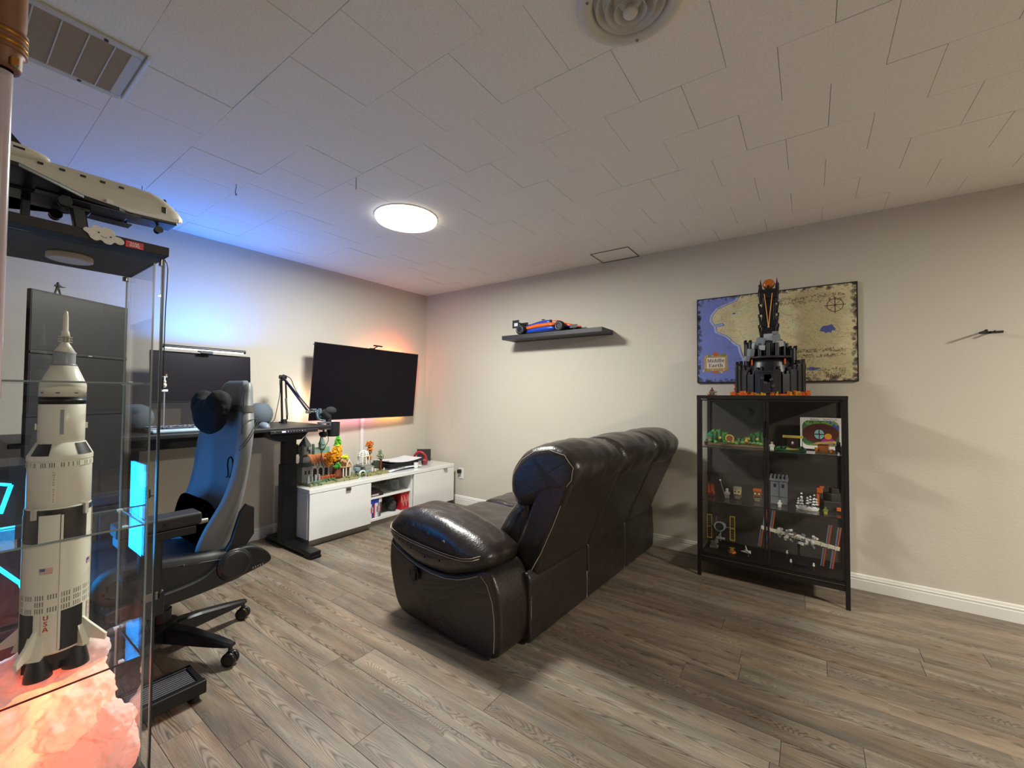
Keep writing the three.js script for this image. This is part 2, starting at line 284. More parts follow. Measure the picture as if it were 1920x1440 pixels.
// black peg hook
{
  const t = thing('wall_hook', 'black double peg hook sticking out of the right wall', 'hook', [4.5, 1.558, 0]);
  const m = mat(0x0d0c0c, 0.5);
  part('plate', bx(0.09, 0.012, 0.006, 0, 0, 0.003, 0.002), m, t);
  part('peg', [bar([-0.042, 0, 0.003], [-0.042, 0, 0.1], 0.0055), sp(0.007, -0.042, 0, 0.1, 1, 1, 1, 10)], m, t);
  part('peg', [bar([0.0, 0, 0.003], [0.0, -0.002, 0.055], 0.005), sp(0.006, 0, -0.002, 0.055, 1, 1, 1, 10)], m, t);
}
// outlet with plug
{
  const t = thing('wall_outlet', 'white wall outlet beside the white media cabinet', 'outlet', [0.575, 0.335, 0]);
  part('cover_plate', bx(0.07, 0.115, 0.006, 0, 0, 0.003, 0.002), mat(0xece9e4, 0.4), t);
  part('socket', [bx(0.034, 0.03, 0.003, 0, -0.025, 0.007, 0.001)], mat(0xdad6d0, 0.4), t);
  const p = thing('power_plug', 'black power plug pushed into the white wall outlet', 'plug', [0.57, 0.358, 0.007]);
  part('plug_body', bx(0.034, 0.04, 0.04, 0, 0, 0.021, 0.006), mat(0x121214, 0.5), p);
}
// ---------- sofa ----------
const leatherB = dataTex(512, 512, (x, y) => { const c = Math.abs(fbm(x / 6, y / 6, 1.7, 3)), w = fbm(x / 60, y / 26, 4.2, 4); return grey(90 + 120 * c + 130 * w); }, false);
const leather = mat(0xffffff, 0.36, 0, { bumpMap: leatherB, bumpScale: 0.004, clearcoat: 0.25, clearcoatRoughness: 0.28 }); leather.color.setRGB(0.0175, 0.0115, 0.0105);
const thread = mat(0xb9aa98, 0.8);
{
  const S = thing('recliner_sofa', 'dark brown leather recliner sofa seen from behind, arm toward us', 'sofa', [2.625, 0, 0.98], -0.047);
  // points of a line over a piece, dropped onto its outer (+z) face
  const laid = g => { const m = new THREE.Mesh(g, new THREE.MeshBasicMaterial({ side: THREE.DoubleSide })), rc = new THREE.Raycaster(); m.updateMatrixWorld(); return pts => { const q = []; for (let i = 0; i < pts.length - 1; i++) for (let k = 0; k < 6; k++) { const f = k / 6, x = pts[i][0] + (pts[i + 1][0] - pts[i][0]) * f, y = pts[i][1] + (pts[i + 1][1] - pts[i][1]) * f; rc.set(V(x, y, 2), V(0, 0, -1)); const h = rc.intersectObject(m)[0]; if (h) q.push([x, y, h.point.z + 0.0008]); } return q; }; };
  const arm = (zi, zo, near) => {
    // outer side panel, its top edge dipping under the arm pad
    const side = [[-0.79, 0.405], [-0.815, 0.3], [-0.79, 0.17], [-0.735, 0.055], [-0.68, 0.025], [-0.45, 0.02], [-0.05, 0.02], [-0.02, 0.06], [-0.01, 0.2], [-0.035, 0.33], [-0.09, 0.4], [-0.2, 0.36], [-0.36, 0.315], [-0.56, 0.315], [-0.7, 0.35]];
    const s0 = Math.min(zi, zo), s1 = Math.max(zi, zo);
    part('side_panel', pillow(side, s0 + 0.01, s1 - 0.012, 0.022, { mid: 4, N: 90, puff: 0.0 }), leather, S);
    const pad = [[-0.8, 0.415], [-0.815, 0.47], [-0.77, 0.53], [-0.66, 0.585], [-0.5, 0.59], [-0.33, 0.565], [-0.15, 0.51], [-0.075, 0.46], [-0.09, 0.40], [-0.2, 0.352], [-0.36, 0.307], [-0.56, 0.309], [-0.7, 0.345]];
    const pg = pillow(pad, s0 - 0.012, s1 + 0.022, 0.085, { mid: 10, N: 110, wrinkle: 0.007, s: near ? 0 : 4 });
    part('arm_pad', pg, leather, S);
    if (near) {
      const z = s1 - 0.004;
      const onPad = laid(pg), onSide = laid(S.children.find(c => c.name === 'side_panel').geometry);
      for (const dy of [0, 0.011]) part('stitching', new THREE.TubeGeometry(curve(onPad([[-0.79, 0.475], [-0.74, 0.455], [-0.67, 0.44], [-0.58, 0.43], [-0.48, 0.425], [-0.38, 0.42], [-0.29, 0.42], [-0.21, 0.425], [-0.15, 0.44], [-0.11, 0.455]].map(([x, y]) => [x, y + dy]))), 90, 0.0016, 5), thread, S);
      part('stitching', new THREE.TubeGeometry(curve(onSide([[-0.785, 0.375], [-0.74, 0.352], [-0.66, 0.322], [-0.56, 0.300], [-0.46, 0.292], [-0.36, 0.294], [-0.27, 0.312], [-0.2, 0.337], [-0.13, 0.37]])), 80, 0.0017, 5), thread, S);
      part('stitching', new THREE.TubeGeometry(curve(onSide([[-0.125, 0.37], [-0.085, 0.335], [-0.055, 0.27], [-0.043, 0.2], [-0.04, 0.12], [-0.045, 0.04]])), 60, 0.0016, 5), thread, S);
      // recline lever: a dark cup with a curved grip
      const lv = part('recline_lever', [la([[0.036, 0.002], [0.034, 0.006], [0.028, 0.006], [0.022, -0.004], [0.0001, -0.006]], 32).rotateX(Math.PI / 2).scale(1, 1.12, 1).translate(-0.58, 0.262, z + 0.004)], mat(0x050505, 0.35), S);
      part('lever_grip', [bx(0.03, 0.05, 0.01, -0.573, 0.262, z + 0.012, 0.005)], mat(0x15100e, 0.35), lv);
    }
  };
  arm(0.70, 0.965, true); arm(-0.965, -0.72, false);
  part('base_frame', bx(0.68, 0.22, 1.5, -0.4, 0.15, -0.01, 0.02), mat(0x0b0808, 0.7), S);
  const edges = [0.705, 0.178, -0.35, -0.845];
  for (let i = 0; i < 3; i++) {
    const z1 = edges[i] - 0.004, z0 = edges[i + 1] + 0.004;
    const shell = [[-0.05, 0.30], [0.0, 0.315], [0.045, 0.42], [0.115, 0.58], [0.175, 0.72], [0.2, 0.81], [0.14, 0.86], [0.03, 0.82], [-0.03, 0.66], [-0.1, 0.5], [-0.16, 0.36], [-0.13, 0.3]];
    const bg = pillow(shell, z0, z1, 0.03, { mid: 8, N: 72 }); part('backrest', bg, leather, S);
    const head = [[0.168, 0.735], [0.215, 0.8], [0.225, 0.865], [0.175, 0.925], [0.08, 0.95], [-0.02, 0.935], [-0.11, 0.875], [-0.165, 0.78], [-0.165, 0.69], [-0.115, 0.635], [-0.03, 0.65], [0.06, 0.7]];
    const hg = pillow(head, z0 - 0.002, z1 + 0.002, 0.05, { mid: 16, N: 80, puff: 0.012, wrinkle: 0.007, s: i * 3 }); part('headrest', hg, leather, S);
    const lum = [[-0.06, 0.65], [-0.13, 0.645], [-0.2, 0.575], [-0.265, 0.47], [-0.29, 0.385], [-0.25, 0.32], [-0.14, 0.33], [-0.06, 0.46]];
    const lg = pillow(lum, z0 + 0.008, z1 - 0.008, 0.05, { mid: 8, puff: 0.008, wrinkle: 0.006, s: i }); part('lumbar_cushion', lg, leather, S);
    const seat = [[-0.2, 0.3], [-0.22, 0.42], [-0.4, 0.455], [-0.62, 0.465], [-0.78, 0.455], [-0.85, 0.41], [-0.86, 0.3], [-0.83, 0.16], [-0.78, 0.1], [-0.7, 0.14], [-0.5, 0.22]];
    part('seat_cushion', pillow(seat, z0 + 0.004, z1 - 0.004, 0.045, { mid: 10, puff: 0.006, wrinkle: 0.012, s: i * 2 + 1 }), leather, S);
    // lower rear skirt
    const skirt = [[-0.045, 0.02], [0.0, 0.02], [0.008, 0.1], [0.006, 0.24], [-0.0, 0.325], [-0.02, 0.345], [-0.045, 0.33]];
    part('rear_skirt', pillow(skirt, z0 - (i === 2 ? 0.06 : 0.002), z1 + (i === 0 ? 0.05 : -0.004), 0.012, { mid: 10, N: 44, wrinkle: 0.004, s: i + 9 }), leather, S);
    // seams
    if (i === 0) {
      const z = z1 - 0.014, ins = (pts, d) => { const c = pts.reduce((q, p) => [q[0] + p[0] / pts.length, q[1] + p[1] / pts.length], [0, 0]); return pts.map(p => { const L = Math.hypot(p[0] - c[0], p[1] - c[1]); return [p[0] + (c[0] - p[0]) * d / L, p[1] + (c[1] - p[1]) * d / L]; }); };
      part('stitching', new THREE.TubeGeometry(curve(laid(bg)([[-0.03, 0.325], [0.03, 0.43], [0.095, 0.57], [0.15, 0.7]])), 60, 0.0017, 5), thread, S);
      part('stitching', new THREE.TubeGeometry(curve(laid(hg)(ins(head.slice(0, 10), 0.02))), 90, 0.0018, 5), thread, S);
      part('stitching', new THREE.TubeGeometry(curve(laid(lg)(ins(lum.slice(1, 6), 0.022))), 50, 0.0015, 5), thread, S);
      part('stitching', tb([[-0.005, 0.315, z + 0.02], [0.006, 0.22, z + 0.052], [0.006, 0.12, z + 0.052], [-0.004, 0.03, z + 0.05]], 0.0014, 30, 5), thread, S);
    } else part('skirt_gap_lining', bx(0.004, 0.15, 0.006, 0.001, 0.1, edges[i], 0.001), mat(0xa79f93, 0.8), S);
  }
  for (const [x, z] of [[-0.68, 0.8], [-0.12, 0.8], [-0.68, -0.8], [-0.12, -0.8]]) part('foot', cy(0.02, 0.017, 0.045, x, 0.0225, z, 14), mat(0x080707, 0.5), S);
}
// mesh of the zero level of a field (positive inside), sampled on a grid
function isoMesh(f, lo, hi, res) {
  const mc = new MarchingCubes(res, new THREE.MeshStandardMaterial(), false, false, 400000);
  mc.isolation = 0; const h = res / 2, S = [0, 1, 2].map(i => (hi[i] - lo[i]) / 2), C = [0, 1, 2].map(i => (hi[i] + lo[i]) / 2);
  for (let k = 0; k < res; k++) for (let j = 0; j < res; j++) for (let i = 0; i < res; i++) mc.field[i + j * res + k * res * res] = f(C[0] + S[0] * (i - h) / h, C[1] + S[1] * (j - h) / h, C[2] + S[2] * (k - h) / h);
  mc.update(); const n = mc.count, pos = new Float32Array(n * 3), nor = new Float32Array(n * 3);
  for (let i = 0; i < n; i++) for (let a = 0; a < 3; a++) { pos[i * 3 + a] = C[a] + S[a] * mc.positionArray[i * 3 + a]; nor[i * 3 + a] = mc.normalArray[i * 3 + a] / S[a]; }
  const g = new THREE.BufferGeometry(); g.setAttribute('position', new THREE.BufferAttribute(pos, 3)); g.setAttribute('normal', new THREE.BufferAttribute(nor, 3)); g.setAttribute('uv', new THREE.BufferAttribute(new Float32Array(n * 2), 2)); g.normalizeNormals(); return g;
}
const smin = (a, b, k) => { const h = Math.max(k - Math.abs(a - b), 0) / k; return Math.min(a, b) - h * h * k / 4; };
const arcShell = (r0, r1, y0, y1, a0, al, seg = 16, r0b = r0, r1b = r1) => { // solid curved panel: radii r0..r1 at y0, r0b..r1b at y1
  const rings = []; for (let i = 0; i <= seg; i++) { const a = (a0 + al * i / seg) * R, s = Math.sin(a), c = Math.cos(a); rings.push([[r1 * s, y0, r1 * c], [r1b * s, y1, r1b * c], [r0b * s, y1, r0b * c], [r0 * s, y0, r0 * c]]); }
  const g = loft(rings).toNonIndexed(); g.computeVertexNormals(); return g;
};
const arcPatch = (r, y0, y1, a0, al, rt = r) => new THREE.CylinderGeometry(rt, r, y1 - y0, 20, 1, true, a0 * R, al * R).translate(0, (y0 + y1) / 2, 0);

// ---------- glass display case at the left ----------
const VX0 = 1.70, VX1 = 2.068, VZ0 = 2.997, VZ1 = 3.425;
{
  const t = thing('display_case', 'tall glass display case with dark top at the left, holding the toy rocket', 'display case');
  const dk = mat(0x231c1b, 0.55), ch = mat(0xb9bcbc, 0.2, 1), edge = mat(0x93a3a2, 0.25, 0, { transmission: 0.35, thickness: 0 });
  part('top_board', bx(0.405, 0.027, 0.445, 1.9025, 1.6165, 3.214, 0.002), dk, t);
  part('base_board', bx(0.405, 0.05, 0.445, 1.9025, 0.026, 3.214, 0.003), dk, t);
  const pane = (n, g) => part(n, g, glassMat, t);
  pane('glass_panel', bx(VX1 - VX0 - 0.066, 1.552, 0.004, (VX0 + VX1 - 0.066) / 2, 0.827, VZ0 + 0.004));
  pane('glass_panel', bx(VX1 - VX0 - 0.066, 1.552, 0.004, (VX0 + VX1 - 0.066) / 2, 0.827, VZ1 - 0.004));
  pane('glass_panel', bx(0.004, 1.552, VZ1 - VZ0 - 0.012, VX0 + 0.003, 0.827, (VZ0 + VZ1) / 2));
  pane('glass_door', bx(0.004, 1.545, VZ1 - VZ0 - 0.004, VX1 - 0.002, 0.827, (VZ0 + VZ1) / 2));
  // ground pane edges catch the light
  part('glass_edge', [bx(0.0016, 1.552, 0.0046, VX1 - 0.0655, 0.827, VZ0 + 0.004), bx(0.0016, 1.552, 0.0046, VX0 + 0.006, 0.827, VZ0 + 0.0075), bx(0.0048, 1.545, 0.0014, VX1 - 0.002, 0.827, VZ0 + 0.0016)], edge, t);
  part('door_rail', bx(0.0075, 1.55, 0.0045, VX1 - 0.002, 0.827, VZ0 - 0.0025), mat(0x2c2e30, 0.3, 0.4), t);
  const hole = new THREE.Path(); hole.absarc(0, 0, 0.052, 0, Math.PI * 2, true);
  [[1.22, 0.05], [0.783, 0.069], [0.381, 0.001]].forEach(([y, hr]) => {
    const x0 = VX0 + 0.008, x1 = 1.998, z0 = VZ0 + 0.009, z1 = VZ1 - 0.008, s = new THREE.Shape();
    s.moveTo(x0, -z0); s.lineTo(x1, -z0); s.lineTo(x1, -z1); s.lineTo(x0, -z1); s.closePath();
    if (hr > 0.01) { const h = new THREE.Path(); h.absarc(1.9125, -3.177, hr, 0, Math.PI * 2, false); s.holes.push(h); }
    const sh = part('glass_shelf', new THREE.ExtrudeGeometry(s, { depth: 0.004, bevelEnabled: false, curveSegments: 24 }).rotateX(-Math.PI / 2).translate(0, y - 0.002, 0), glassMat, t);
    part('shelf_edge', [bx(0.0014, 0.0052, z1 - z0, x1 + 0.0006, y, (z0 + z1) / 2), bx(0.0014, 0.0046, z1 - z0, x0 - 0.0006, y, (z0 + z1) / 2), bx(x1 - x0, 0.0046, 0.0012, (x0 + x1) / 2, y, z0 - 0.0006)], y < 0.5 ? mat(0x2b1a18, 0.4) : edge, sh);
    for (const c of [bx(0.014, 0.008, 0.012, 1.985, y + 0.001, VZ0 + 0.05, 0.002), bx(0.012, 0.008, 0.014, VX0 + 0.03, y + 0.001, VZ0 + 0.012, 0.002)]) part('shelf_clip', c, mat(0xd8dcdc, 0.2, 0.3), sh);
  });
  part('corner_cap', [cy(0.009, 0.009, 0.014, VX0 + 0.012, 1.592, VZ0 + 0.012, 16), cy(0.006, 0.006, 0.02, VX1 - 0.004, 1.59, VZ0 + 0.003, 12), cy(0.006, 0.006, 0.02, VX1 - 0.004, 0.062, VZ0 + 0.003, 12)], ch, t);
  part('lamp_cable', tb([[VX1 + 0.002, 1.6, VZ0 - 0.004], [VX1 + 0.005, 1.585, VZ0 - 0.01], [VX1 + 0.004, 1.54, VZ0 - 0.011], [VX1 + 0.003, 1.45, VZ0 - 0.009], [VX1 + 0.002, 1.2, VZ0 - 0.008]], 0.0014, 30, 6), mat(0x121212, 0.5), t);
}
{
  const t = thing('puck_lamp', 'round white puck lamp under the dark top of the display case', 'lamp', [1.875, 1.603, 3.168]);
  part('housing', la([[0.0001, 0], [0.049, 0], [0.05, -0.004], [0.05, -0.016], [0.046, -0.018]], 40), mat(0xb5aa9e, 0.5), t);
  part('lens', la([[0.046, -0.0175], [0.03, -0.0185], [0.0001, -0.019]], 40), mat(0xc9cbd6, 0.3), t);
}
{
  const t = thing('cloud_cutout', 'small white cloud cutout with a sleepy face on the case edge', 'decoration', [2.1075, 1.62, 3.136]);
  const c = [[-0.041, 0.006], [-0.036, 0.013], [-0.028, 0.013], [-0.023, 0.022], [-0.012, 0.024], [-0.006, 0.02], [0.0, 0.024], [0.012, 0.023], [0.021, 0.016], [0.023, 0.006], [0.033, 0.004], [0.041, -0.003], [0.04, -0.012], [0.03, -0.015], [0.022, -0.012], [0.014, -0.02], [0.002, -0.019], [-0.005, -0.013], [-0.016, -0.017], [-0.026, -0.012], [-0.031, -0.003]];
  part('cloud', ex(c, 0.003, 0.0006, true).rotateY(Math.PI / 2), mat(0xeae6df, 0.6), t);
  part('face', [cy(0.0022, 0.0022, 0.001, 0.0035, 0.006, 0.011, 10, [0, 0, Math.PI / 2]), cy(0.0022, 0.0022, 0.001, 0.0035, 0.0, -0.013, 10, [0, 0, Math.PI / 2]), tb([[0.0035, -0.001, 0.006], [0.0035, -0.005, 0.0], [0.0035, -0.0035, -0.006]], 0.0006, 10, 5)], mat(0x55504c, 0.7), t);
}
{
  const tex = canvasTex(256, 128, (g, w, h) => { g.fillStyle = '#d21f33'; g.fillRect(0, 0, w, h); g.fillStyle = '#f6e9ea'; g.strokeStyle = '#f6e9ea'; g.textAlign = 'center'; g.font = 'bold 56px sans-serif'; g.fillText('STAR', w / 2, 60); g.fillText('WARS', w / 2, 108); g.lineWidth = 5; g.beginPath(); g.moveTo(20, 18); g.lineTo(80, 18); g.moveTo(w - 20, 118); g.lineTo(w - 80, 118); g.stroke(); });
  const t = thing('red_badge', 'red rectangular badge with white lettering on the case edge', 'badge', [2.1068, 1.614, 3.072]);
  part('plate', bx(0.003, 0.019, 0.04, 0, 0, 0, 0.0008), mat(0xd21f33, 0.4), t);
  part('print', new THREE.PlaneGeometry(0.038, 0.017).rotateY(Math.PI / 2).translate(0.0017, 0, 0), mat(0xffffff, 0.4, 0, { map: tex }), t);
}
// ---------- toy moon rocket ----------
{
  const t = thing('toy_rocket', 'tall white and black toy moon rocket standing inside the glass display case', 'toy rocket', [1.9125, 0, 3.177]);
  const wh = mat(0xdedccb, 0.32), bk = mat(0x17151a, 0.35), gy = mat(0x8f939a, 0.35), gr2 = mat(0xb9b6a8, 0.35), cream = '#dedccb';
  const S = 56;
  part('first_stage', la([[0.0001, 0.47], [0.0655, 0.47], [0.066, 0.474], [0.066, 0.868], [0.0645, 0.87], [0.0001, 0.87]], S), wh, t);
  for (const c of [22, 112, 202, 292]) {
    part('black_panel', arcShell(0.0655, 0.0672, 0.476, 0.584, c - 22, 44), bk, t);
    part('black_panel', arcShell(0.0655, 0.0672, 0.775, 0.858, c - 26, 52), bk, t);
  }
  part('black_band', la([[0.0655, 0.852], [0.0674, 0.852], [0.0674, 0.866], [0.0655, 0.866]], S), bk, t);
  for (const c of [67, 157, 247, 337]) {
    part('tunnel', arcShell(0.0655, 0.0685, 0.48, 0.85, c + 20, 4, 4), wh, t);
    part('lock_block', arcShell(0.066, 0.074, 0.842, 0.872, c + 60, 8, 4), gr2, t);
    // fin and shroud over each outer engine
    const a = (c - 18) * R, sh = part('engine_shroud', [arcShell(0.05, 0.086, 0.468, 0.474, c - 34, 32, 8, 0.05, 0.084), arcShell(0.05, 0.084, 0.474, 0.526, c - 33, 30, 8, 0.05, 0.0665)], wh, t);
    part('fin', ex([[0.064, 0.545], [0.083, 0.525], [0.124, 0.487], [0.122, 0.47], [0.08, 0.482], [0.064, 0.49]], 0.008, 0.001).translate(0, 0, -0.004).rotateY(a - Math.PI / 2), wh, sh);
  }
  // vents and print
  const grille = canvasTex(512, 128, (g, w, h) => { g.fillStyle = cream; g.fillRect(0, 0, w, h); g.fillStyle = '#77746a'; for (let r = 0; r < 3; r++) for (let i = 0; i < 40; i++) { if (i % 5 === 4 || (r === 1 && i % 10 > 4 && i < 20)) continue; g.fillRect(6 + i * 12.6, 6 + r * 42, 6, 32); } });
  part('vent_band', arcPatch(0.0671, 0.585, 0.638, 0, 360), mat(0xffffff, 0.4, 0, { map: Object.assign(grille.clone(), { wrapS: THREE.RepeatWrapping, repeat: new THREE.Vector2(2, 1) }) }), t);
  const word = (txt, w, h, font, col, vertical, y0) => canvasTex(w, h, g => { g.fillStyle = cream; g.fillRect(0, 0, w, h); g.fillStyle = col; g.font = font; g.textAlign = 'center'; const L = [...txt]; L.forEach((ch, i) => g.fillText(ch, w / 2, y0 + i * (h - y0 * 0.4) / L.length)); });
  const usa = word('USA', 64, 192, 'bold 62px sans-serif', '#b3402f', true, 56), us2 = word('UNITED STATES', 40, 512, 'bold 34px sans-serif', '#a77f66', true, 34);
  const flag = canvasTex(152, 80, (g, w, h) => { for (let i = 0; i < 13; i++) { g.fillStyle = i % 2 ? '#eadfd6' : '#b5504a'; g.fillRect(0, i * h / 13, w, h / 13 + 1); } g.fillStyle = '#3d3f86'; g.fillRect(0, 0, w * 0.42, h * 7 / 13); g.fillStyle = '#cfd0e0'; for (let r = 0; r < 5; r++) for (let c = 0; c < 6; c++) g.fillRect(4 + c * 10, 4 + r * 8, 3, 3); });
  const P = (map) => mat(0xffffff, 0.35, 0, { map });
  const usaM = P(usa), us2M = P(us2), flagM = P(flag);
  for (const c of [67, 157, 247, 337]) {
    part('usa_lettering', arcPatch(0.0676, 0.53, 0.583, c - 8, 16), usaM, t);
    part('flag', arcPatch(0.0673, 0.693, 0.708, c - 13, 22), flagM, t);
  }
  part('second_stage', la([[0.0001, 0.87], [0.0648, 0.87], [0.0648, 1.0], [0.0665, 1.0], [0.0665, 1.012], [0.0655, 1.014], [0.05, 1.048], [0.0001, 1.049]], S), wh, t);
  const ticks = canvasTex(1024, 32, (g, w, h) => { g.fillStyle = cream; g.fillRect(0, 0, w, h); g.fillStyle = '#6b685e'; for (let i = 0; i < 90; i++) if (i % 4 !== 3 && (i * 7) % 5) g.fillRect(i * 11.3, 2, 5, 28); });
  part('vent_band', arcPatch(0.0667, 0.982, 0.996, 0, 360), P(ticks), t);
  for (const c of [72, 252]) part('country_lettering', arcPatch(0.0651, 0.882, 0.972, c - 4.5, 9), us2M, t);
  for (const c of [20, 110, 200, 290]) part('black_panel', arcShell(0.0655, 0.0668, 1.0145, 1.046, c + 4, 38, 10, 0.0505, 0.0518), bk, t);
  part('third_stage', la([[0.0001, 1.048], [0.0475, 1.048], [0.0475, 1.157], [0.0001, 1.157]], S), wh, t);
  part('black_band', la([[0.0001, 1.157], [0.0478, 1.157], [0.0478, 1.178], [0.0001, 1.178]], S), bk, t);
  part('stripe', [arcShell(0.0475, 0.0482, 1.072, 1.142, 78, 9, 5)], gy, t);
  part('side_pod', [arcShell(0.047, 0.0525, 1.085, 1.102, 352, 10, 4), arcShell(0.047, 0.0525, 1.085, 1.102, 172, 10, 4)], wh, t);
  part('adapter', la([[0.0001, 1.178], [0.048, 1.178], [0.048, 1.213], [0.0275, 1.268], [0.0001, 1.268]], S), wh, t);
  for (let i = 0; i < 8; i++) part('vent', arcShell(0.0475, 0.0485, 1.188, 1.1905, i * 45 + 20, 10, 4), bk, t);
  part('service_module', la([[0.0001, 1.268], [0.0262, 1.268], [0.0262, 1.272], [0.0232, 1.274], [0.0232, 1.303], [0.0245, 1.304], [0.0245, 1.308], [0.0001, 1.308]], 40), gy, t);
  part('command_capsule', la([[0.0001, 1.308], [0.0225, 1.308], [0.008, 1.336], [0.0001, 1.336]], 40), wh, t);
  const tw = part('escape_tower', la([[0.0001, 1.352], [0.0105, 1.353], [0.0085, 1.366], [0.0062, 1.372], [0.0056, 1.412], [0.004, 1.426], [0.0001, 1.43]], 28), wh, t);
  part('strut', [...[0, 90, 180, 270].map(a => bar([0.007 * Math.cos(a * R), 1.334, 0.007 * Math.sin(a * R)], [0.008 * Math.cos(a * R), 1.354, 0.008 * Math.sin(a * R)], 0.0012, 6)), ...[1.338, 1.345, 1.352].flatMap(y => [bx(0.034, 0.0028, 0.0028, 0, y, 0, 0, [0, 0.4, 0]), bx(0.0028, 0.0028, 0.034, 0, y, 0, 0, [0, 0.4, 0])])], gr2, tw);
  for (const [x, z] of [[0, 0], ...[49, 139, 229, 319].map(a => [0.052 * Math.sin(a * R), 0.052 * Math.cos(a * R)])]) part('engine_bell', la([[0.016, 0.47], [0.018, 0.462], [0.023, 0.444], [0.0275, 0.42], [0.0285, 0.408], [0.026, 0.408], [0.02, 0.44], [0.0001, 0.45]], 28, x, 0, z), bk, t);
  part('engine_mount', cy(0.06, 0.056, 0.03, 0, 0.457, 0, 32), bk, t);
}
// ---------- cotton launch cloud ----------
{
  const B = []; const add = (x, y, z, r) => B.push([x, y, z, r]);
  for (let i = 0; i < 46; i++) { const z = rnd(3.06, 3.40), x = rnd(1.76, 2.0), y = rnd(0.08, 0.27) - (z < 3.1 ? 0.05 : 0); add(x, y, z, rnd(0.05, 0.075)); }
  add(1.9, 0.34, 3.2, 0.08); add(1.95, 0.33, 3.3, 0.08); add(1.93, 0.3, 3.13, 0.08); add(1.9, 0.385, 3.18, 0.055); add(1.88, 0.40, 3.1, 0.05); add(1.84, 0.42, 3.12, 0.045); add(1.86, 0.39, 3.24, 0.06); add(1.93, 0.37, 3.32, 0.06); add(1.96, 0.36, 3.38, 0.05); add(1.82, 0.38, 3.19, 0.06); add(2.0, 0.22, 3.06, 0.045); add(2.0, 0.14, 3.04, 0.05); add(1.98, 0.09, 3.045, 0.05);
  const g = isoMesh((x, y, z) => { let d = 9; for (const [a, b, c, r] of B) { const q = Math.hypot(x - a, y - b, z - c) - r; d = d > 5 ? q : smin(d, q, 0.035); } d -= 0.010 * noise(x * 34, y * 34, z * 34) + 0.006 * noise(x * 80, y * 80, z * 80); if (y > 0.402) d = Math.max(d, 0.062 - Math.hypot(x - 1.9125, z - 3.177)); d = Math.max(d, 0.0035 - Math.abs(y - 0.381), -(y - 0.054), x - 2.058, 1.71 - x, 3.01 - z, z - 3.415); return -d; }, [1.68, 0.03, 2.98], [2.09, 0.50, 3.45], 84);
  const o = part('cotton_cloud', g, mat(0xf3eee8, 1, 0, { transmission: 0.5, thickness: 0 }));
  tag(o, 'white cotton launch cloud glowing orange from inside, below the toy rocket', 'cotton cloud');
  const lights = [[1.93, 0.24, 3.24], [1.93, 0.33, 3.2], [1.94, 0.15, 3.33], [1.88, 0.37, 3.15]];
  lights.forEach(([x, y, z], i) => {
    const b = part('fairy_light', sp(0.009, x, y, z, 1, 1, 1, 12), glow(0xff7a35, 1.5)); tag(b, ['orange fairy light glowing deep in the cotton cloud', 'orange fairy light just below the middle glass shelf edge in the cloud', 'orange fairy light low at the left of the cotton cloud', 'orange fairy light high in the cloud under the rocket engines'][i], 'fairy light', 'fairy lights in the cotton cloud');
    const l = new THREE.PointLight(0xff5c38, [0.12, 0.10, 0.10, 0.04][i], 0, 2); l.position.set(x, y, z); l.castShadow = true; l.shadow.radius = 0.8; scene.add(l);
  });
}
